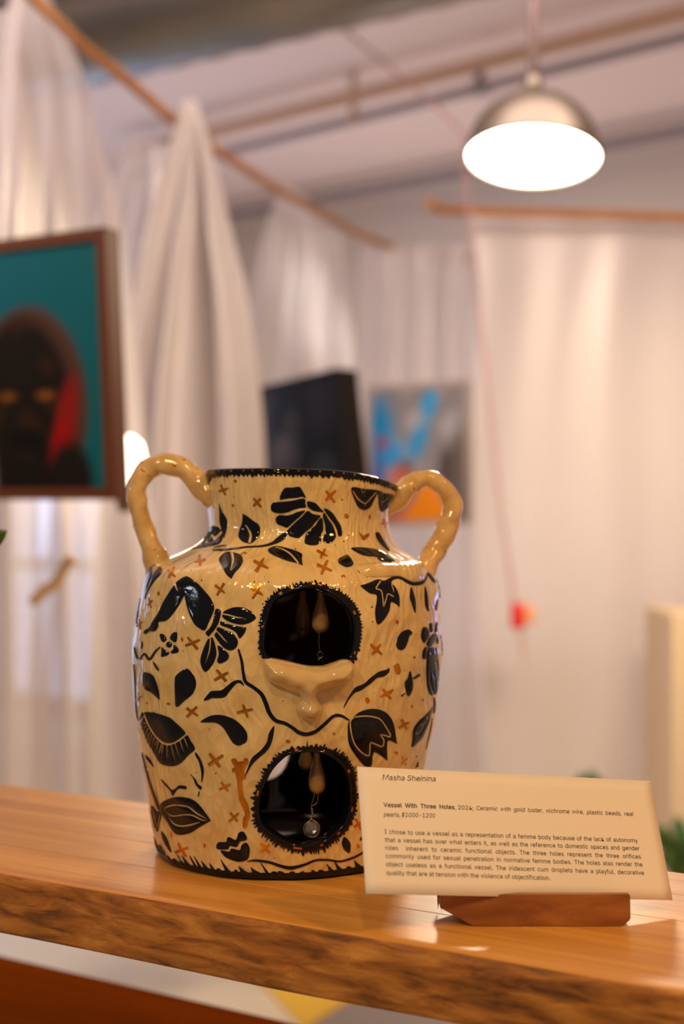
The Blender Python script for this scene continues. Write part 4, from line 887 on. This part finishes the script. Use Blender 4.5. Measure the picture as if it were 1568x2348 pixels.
wire([(732, 1450), (731, 1475), (734, 1494)], YF, hb1); wire([(734+6*math.cos(a), 1501-7*math.sin(a)) for a in np.linspace(1.57, 7.85, 12)], YF, hb1, 'loop'); wire([(731, 1507), (729, 1514), (738, 1509), (739, 1540)], YF, hb1)
hb2 = empty('bead_pendant', at(716, 1900, 1.072), 'clear crystal bead on twisted wire hanging in the lower opening', 'bead')
wire([(722, 1818), (717, 1836), (713, 1850), (718, 1860), (713, 1870), (714, 1878)], 1.072, hb2, dy=lambda i: .0006*(-1)**i); wire([(729, 1820), (727, 1840), (716, 1848), (713, 1858), (718, 1868), (714, 1878)], 1.072, hb2, dy=lambda i: -.0006*(-1)**i)
wire([(714, 1878), (700, 1889), (696, 1902), (702, 1915), (716, 1920), (729, 1914), (733, 1902), (730, 1889), (714, 1878)], 1.069, hb2, 'wrapping_wire', .0003)
bm = bmesh.new(); bmesh.ops.create_icosphere(bm, subdivisions=2, radius=17.5/F*1.072)
for v in bm.verts: v.co = v.co*(1+.05*math.sin(v.co.x*2200+v.co.z*1500))+at(715, 1901, 1.072)
from_bm('bead', bm, M['crystal'], hb2, False)

# ================================================================== CARD AND STAND
a_, b2_, c2_ = -.5265, .3339, .1084; W_, H_ = .2215, .0863
Rm = Matrix.Rotation(b2_, 3, 'Z') @ Matrix.Rotation(a_, 3, 'X') @ Matrix.Rotation(c2_, 3, 'Y')
O_ = Vector((.1215, .95, CZ-.2567)); eu, ev = Rm @ Vector((1, 0, 0)), Rm @ Vector((0, 0, 1)); en = eu.cross(ev).normalized()   # en: towards the back or front
if en.y > 0: en = -en
def card_pt(u, v, o=0): return O_+eu*u+ev*v+en*(o-.0035*max(0, (u+.03)/W_)**2*max(0, v/H_))
card = empty('caption_card', O_, 'white printed caption card leaning in front of the vessel', 'card')
nx, ny = 30, 10; V = [tuple(card_pt(-W_/2+W_*i/nx, H_*j/ny, o)) for o in (0, -.0003) for j in range(ny+1) for i in range(nx+1)]
k = (nx+1)*(ny+1); Fc = []
for j in range(ny):
    for i in range(nx):
        a = j*(nx+1)+i; Fc += [[a, a+1, a+nx+2, a+nx+1], [k+a+nx+1, k+a+nx+2, k+a+1, k+a]]
ring = [i for i in range(nx+1)]+[j*(nx+1)+nx for j in range(1, ny+1)]+[ny*(nx+1)+i for i in range(nx-1, -1, -1)]+[j*(nx+1) for j in range(ny-1, 0, -1)]
Fc += [[ring[(i+1) % len(ring)], ring[i], k+ring[i], k+ring[(i+1) % len(ring)]] for i in range(len(ring))]
mesh('paper', V, Fc, M['paper'], card)
def on_card(u, v):
    d_ = Vector(((u-784)/F, 1, -(v-1174)/F)); o0 = Vector((0, 0, CZ)); t = (O_-o0).dot(en)/d_.dot(en); p_ = o0+d_*t-O_; return p_.dot(eu), p_.dot(ev)
def crop(u, v): return on_card(800+u/2.0417, 1740+v/2.0417)
FONT = None
try:
    import os                                           # the interface font that ships inside Blender
    FONT = bpy.data.fonts.load(os.path.join(bpy.utils.system_resource('DATAFILES', path='fonts'), 'Inter.woff2'))
except Exception:
    FONT = None
def text_geo(txt, em, bold, ital, sw):
    cu = bpy.data.curves.new('t', 'FONT'); cu.body = txt; cu.font = FONT if FONT else cu.font; cu.size = em; cu.space_word = sw; cu.shear = .22 if ital else 0; cu.offset = em*.012 if bold else 0; cu.resolution_u = 2
    ob = bpy.data.objects.new('t', cu); C.objects.link(ob); bpy.context.view_layer.update()
    me = bpy.data.meshes.new_from_object(ob.evaluated_get(bpy.context.evaluated_depsgraph_get())); co = np.array([v.co[:] for v in me.vertices]); fs = [list(p_.vertices) for p_ in me.polygons]
    bpy.data.objects.remove(ob); bpy.data.curves.remove(cu); bpy.data.meshes.remove(me); return co, fs
def text_w(txt, em, bold, ital, sw): c_, f_ = text_geo(txt, em, bold, ital, sw); return c_, f_, c_[:, 0].max()-c_[:, 0].min()
def put_text(txt, x0, y0, x1, y1, em=None, bold=False, ital=False):
    """em None: the line has its natural spacing and sets its own size; else the words are spread to fill the line"""
    (ua, va), (ub, vb) = crop(x0, y0), crop(x1, y1); L_ = math.hypot(ub-ua, vb-va); tx, ty = (ub-ua)/L_, (vb-va)/L_
    if em is None: em = .005*L_/text_w(txt, .005, bold, ital, 1.0)[2]
    c1_, f1_, w1 = text_w(txt, em, bold, ital, 1.0)
    if ' ' in txt and abs(w1-L_) > 1e-5:
        w2 = text_w(txt, em, bold, ital, 2.0)[2]; sw = min(max(1+(L_-w1)/max(w2-w1, 1e-9), .6), 3.0); c1_, f1_, w1 = text_w(txt, em, bold, ital, sw)
    kx = L_/w1; x_ = c1_[:, 0].min()
    V = [tuple(card_pt(ua+(x-x_)*kx*tx-y*ty, va+(x-x_)*kx*ty+y*tx, .00015)) for x, y, _ in c1_]
    mesh('text_line', V, f1_, M['ink'], card, False); return em, kx
info = [put_text('quality that are at tension with the violence of objectification.', 175, 543, 942, 568)]; EM = info[0][0]
info += [put_text('Masha Sheinina', 157, 99, 407, 106, ital=True),
 put_text('Vessel With Three Holes', 162, 225, 494, 236, EM, bold=True), put_text(', 2024;', 497, 236, 583, 240, EM),
 put_text('Ceramic with gold luster, nichrome wire, plastic beads, real', 597, 240, 1335, 266, EM, ital=True), put_text('pearls, $1000-1200', 162, 270, 405, 276, EM, ital=True),
 put_text('I chose to use a vessel as a representation of a femme body because of the lack of autonomy', 167, 351, 1354, 391, EM),
 put_text('that a vessel has over what enters it, as well as the reference to domestic spaces and gender', 168, 389, 1362, 428, EM),
 put_text('roles', 170, 426, 230, 428, EM), put_text('inherent to ceramic functional objects. The three holes represent the three orifices', 267, 430, 1368, 467, EM),
 put_text('commonly used for sexual penetration in normative femme bodies. The holes also render the', 172, 464, 1375, 504, EM),
 put_text('object useless as a functional vessel. The iridescent cum droplets have a playful, decorative', 174, 503, 1382, 543, EM)]
print('TEXT', [(round(a*1000, 2), round(b_, 3)) for a, b_ in info])
# stand: block with a slot and cut lower corners
sb = [(1010, 2058), (1011, 2084), (1085, 2122), (1425, 2127), (1446, 2111), (1445, 2062)]
YS = .945
front = [at(u, v, YS) for u, v in sb]; front[2].z = front[3].z = CT; zt = CZ-.2538; front[0].z = front[5].z = zt
front[4].z = CT+.0045; front[1].z = CT+.012
stand = empty('card_stand', Vector((front[2].x+.05, YS+.02, CT)), 'small dark wood block with a slot holding the caption card', 'card stand')
xa, xb = front[0].x, front[5].x
sec = [(0, 0), (.006, 0), (.006, -.011), (.034, -.011), (.034, -.006), (.040, -.006)]     # top profile: front lip, slot, back
# front profile corners swept back; the top carries the slot
def ring_at(y, top_z): return [Vector((p_.x, y, p_.z)) if i not in (0, 5) else Vector((p_.x, y, top_z)) for i, p_ in enumerate(front)]
rows = [ring_at(YS+dy, zt+dz) for dy, dz in sec]; V = [tuple(p_) for r_ in rows for p_ in r_]; n = 6
Fc = [list(range(n)), [5*n+i for i in range(n)][::-1]]+[[j*n+i, (j+1)*n+i, (j+1)*n+(i+1) % n, j*n+(i+1) % n] for j in range(5) for i in range(n)]
o = mesh('block', V, Fc, M['stand'], stand, False)
bm = bmesh.new(); bm.from_mesh(o.data); bmesh.ops.recalc_face_normals(bm, faces=bm.faces); bmesh.ops.bevel(bm, geom=list(bm.edges), offset=.0006, segments=2, affect='EDGES'); bm.to_mesh(o.data); bm.free()

# ================================================================== PLANTS
def leaf_blade(p0, p1, width, bend, name, mt, parent):
    n = 8; d_ = p1-p0; side = d_.cross(Vector((0, 1, .2))).normalized(); up_ = side.cross(d_).normalized(); V = []
    for i in range(n+1):
        t = i/n; c_ = p0+d_*t+Vector((0, 0, 1))*bend*math.sin(t*math.pi); w_ = width*math.sin(min(1, t*.97+.03)*math.pi)**.8
        V += [tuple(c_-side*w_), tuple(c_-up_*w_*.25), tuple(c_+side*w_)]
    Fc = []
    for i in range(n): k = 3*i; Fc += [[k, k+1, k+4, k+3], [k+1, k+2, k+5, k+4]]
    o = mesh(name, V, Fc, mt, parent); md = o.modifiers.new('thick', 'SOLIDIFY'); md.thickness = .0006; return o
def potted(base, pot_r, pot_h, tips, width, label, name='potted_plant', pot=True):
    root = empty(name, base, label, 'plant')
    V, Fc = lathe([(0, 0), (pot_r*.72, 0), (pot_r, pot_h), (pot_r*1.06, pot_h), (pot_r*1.06, pot_h*1.06), (pot_r*.92, pot_h*1.06), (pot_r*.9, pot_h*.93)], 28, base); mesh('pot', V, Fc, M['pot'], root)
    V, Fc = lathe([(pot_r*.905, pot_h*.935), (.0005, pot_h*.96)], 24, base); mesh('soil', V, Fc, M['soil'], root)
    top = Vector(base)+Vector((0, 0, pot_h*.95))
    for i, tp in enumerate(tips):
        tp = Vector(tp); mid = top+(tp-top)*.45+Vector((0, 0, .25*(tp-top).length))
        V, Fc = tube(spline([tuple(top), tuple(top+(mid-top)*.5+Vector((0, 0, .02))), tuple(mid)], 4), .0018, 6); s_ = mesh('stem', V, Fc, M['leaf'], root)
        leaf_blade(mid, tp, width, .01, 'leaf', M['leaf'], s_)
    return root
pb = cpt(-.20, .10, CT); 
potted(pb, .045, .075, [at(17, 1216, 1.21), (pb.x-.10, pb.y+.04, 1.27), (pb.x-.02, pb.y-.10, 1.25), (pb.x-.09, pb.y-.05, 1.32), (pb.x, pb.y+.1, 1.30)], .012, 'green plant at the left edge of which only a leaf tip shows')
def bush(base, h, r_, n, seed, label):
    r2 = random.Random(seed); tips = []
    for i in range(n):
        a = r2.uniform(0, 6.28); tips.append((base[0]+r_*math.cos(a)*r2.uniform(.4, 1), base[1]+r_*math.sin(a)*r2.uniform(.4, 1), base[2]+h*r2.uniform(.6, 1)))
    return potted(base, .06, .12, tips, .018, label)
a = at(1550, 1900, 3.1); bush((a.x+.03, 3.1, a.z-.36), .37, .10, 22, 3, 'leafy green pot plant at the right edge behind the card')
c_ = at(1350, 1765, 3.3); bush((c_.x, 3.3, c_.z-.34), .345, .05, 9, 4, 'small green pot plant whose top peeps over the card')
# low table that carries the two plants
lt = empty('side_table', (.75, 3.2, 0), 'low pale table behind the card carrying the two green plants', 'table')
ztop = min(a.z-.36, c_.z-.34); 
bm = bmesh.new(); box_bm(bm, (.42, 3.0, a.z-.39), (1.05, 3.45, a.z-.36), bevel=.004); from_bm('table_top', bm, M['plinth'], lt, False)
for x_, y_ in ((.45, 3.03), (1.02, 3.03), (.45, 3.42), (1.02, 3.42)):
    bm = bmesh.new(); box_bm(bm, (x_-.02, y_-.02, 0), (x_+.02, y_+.02, a.z-.39)); from_bm('leg', bm, M['plinth'], lt, False)
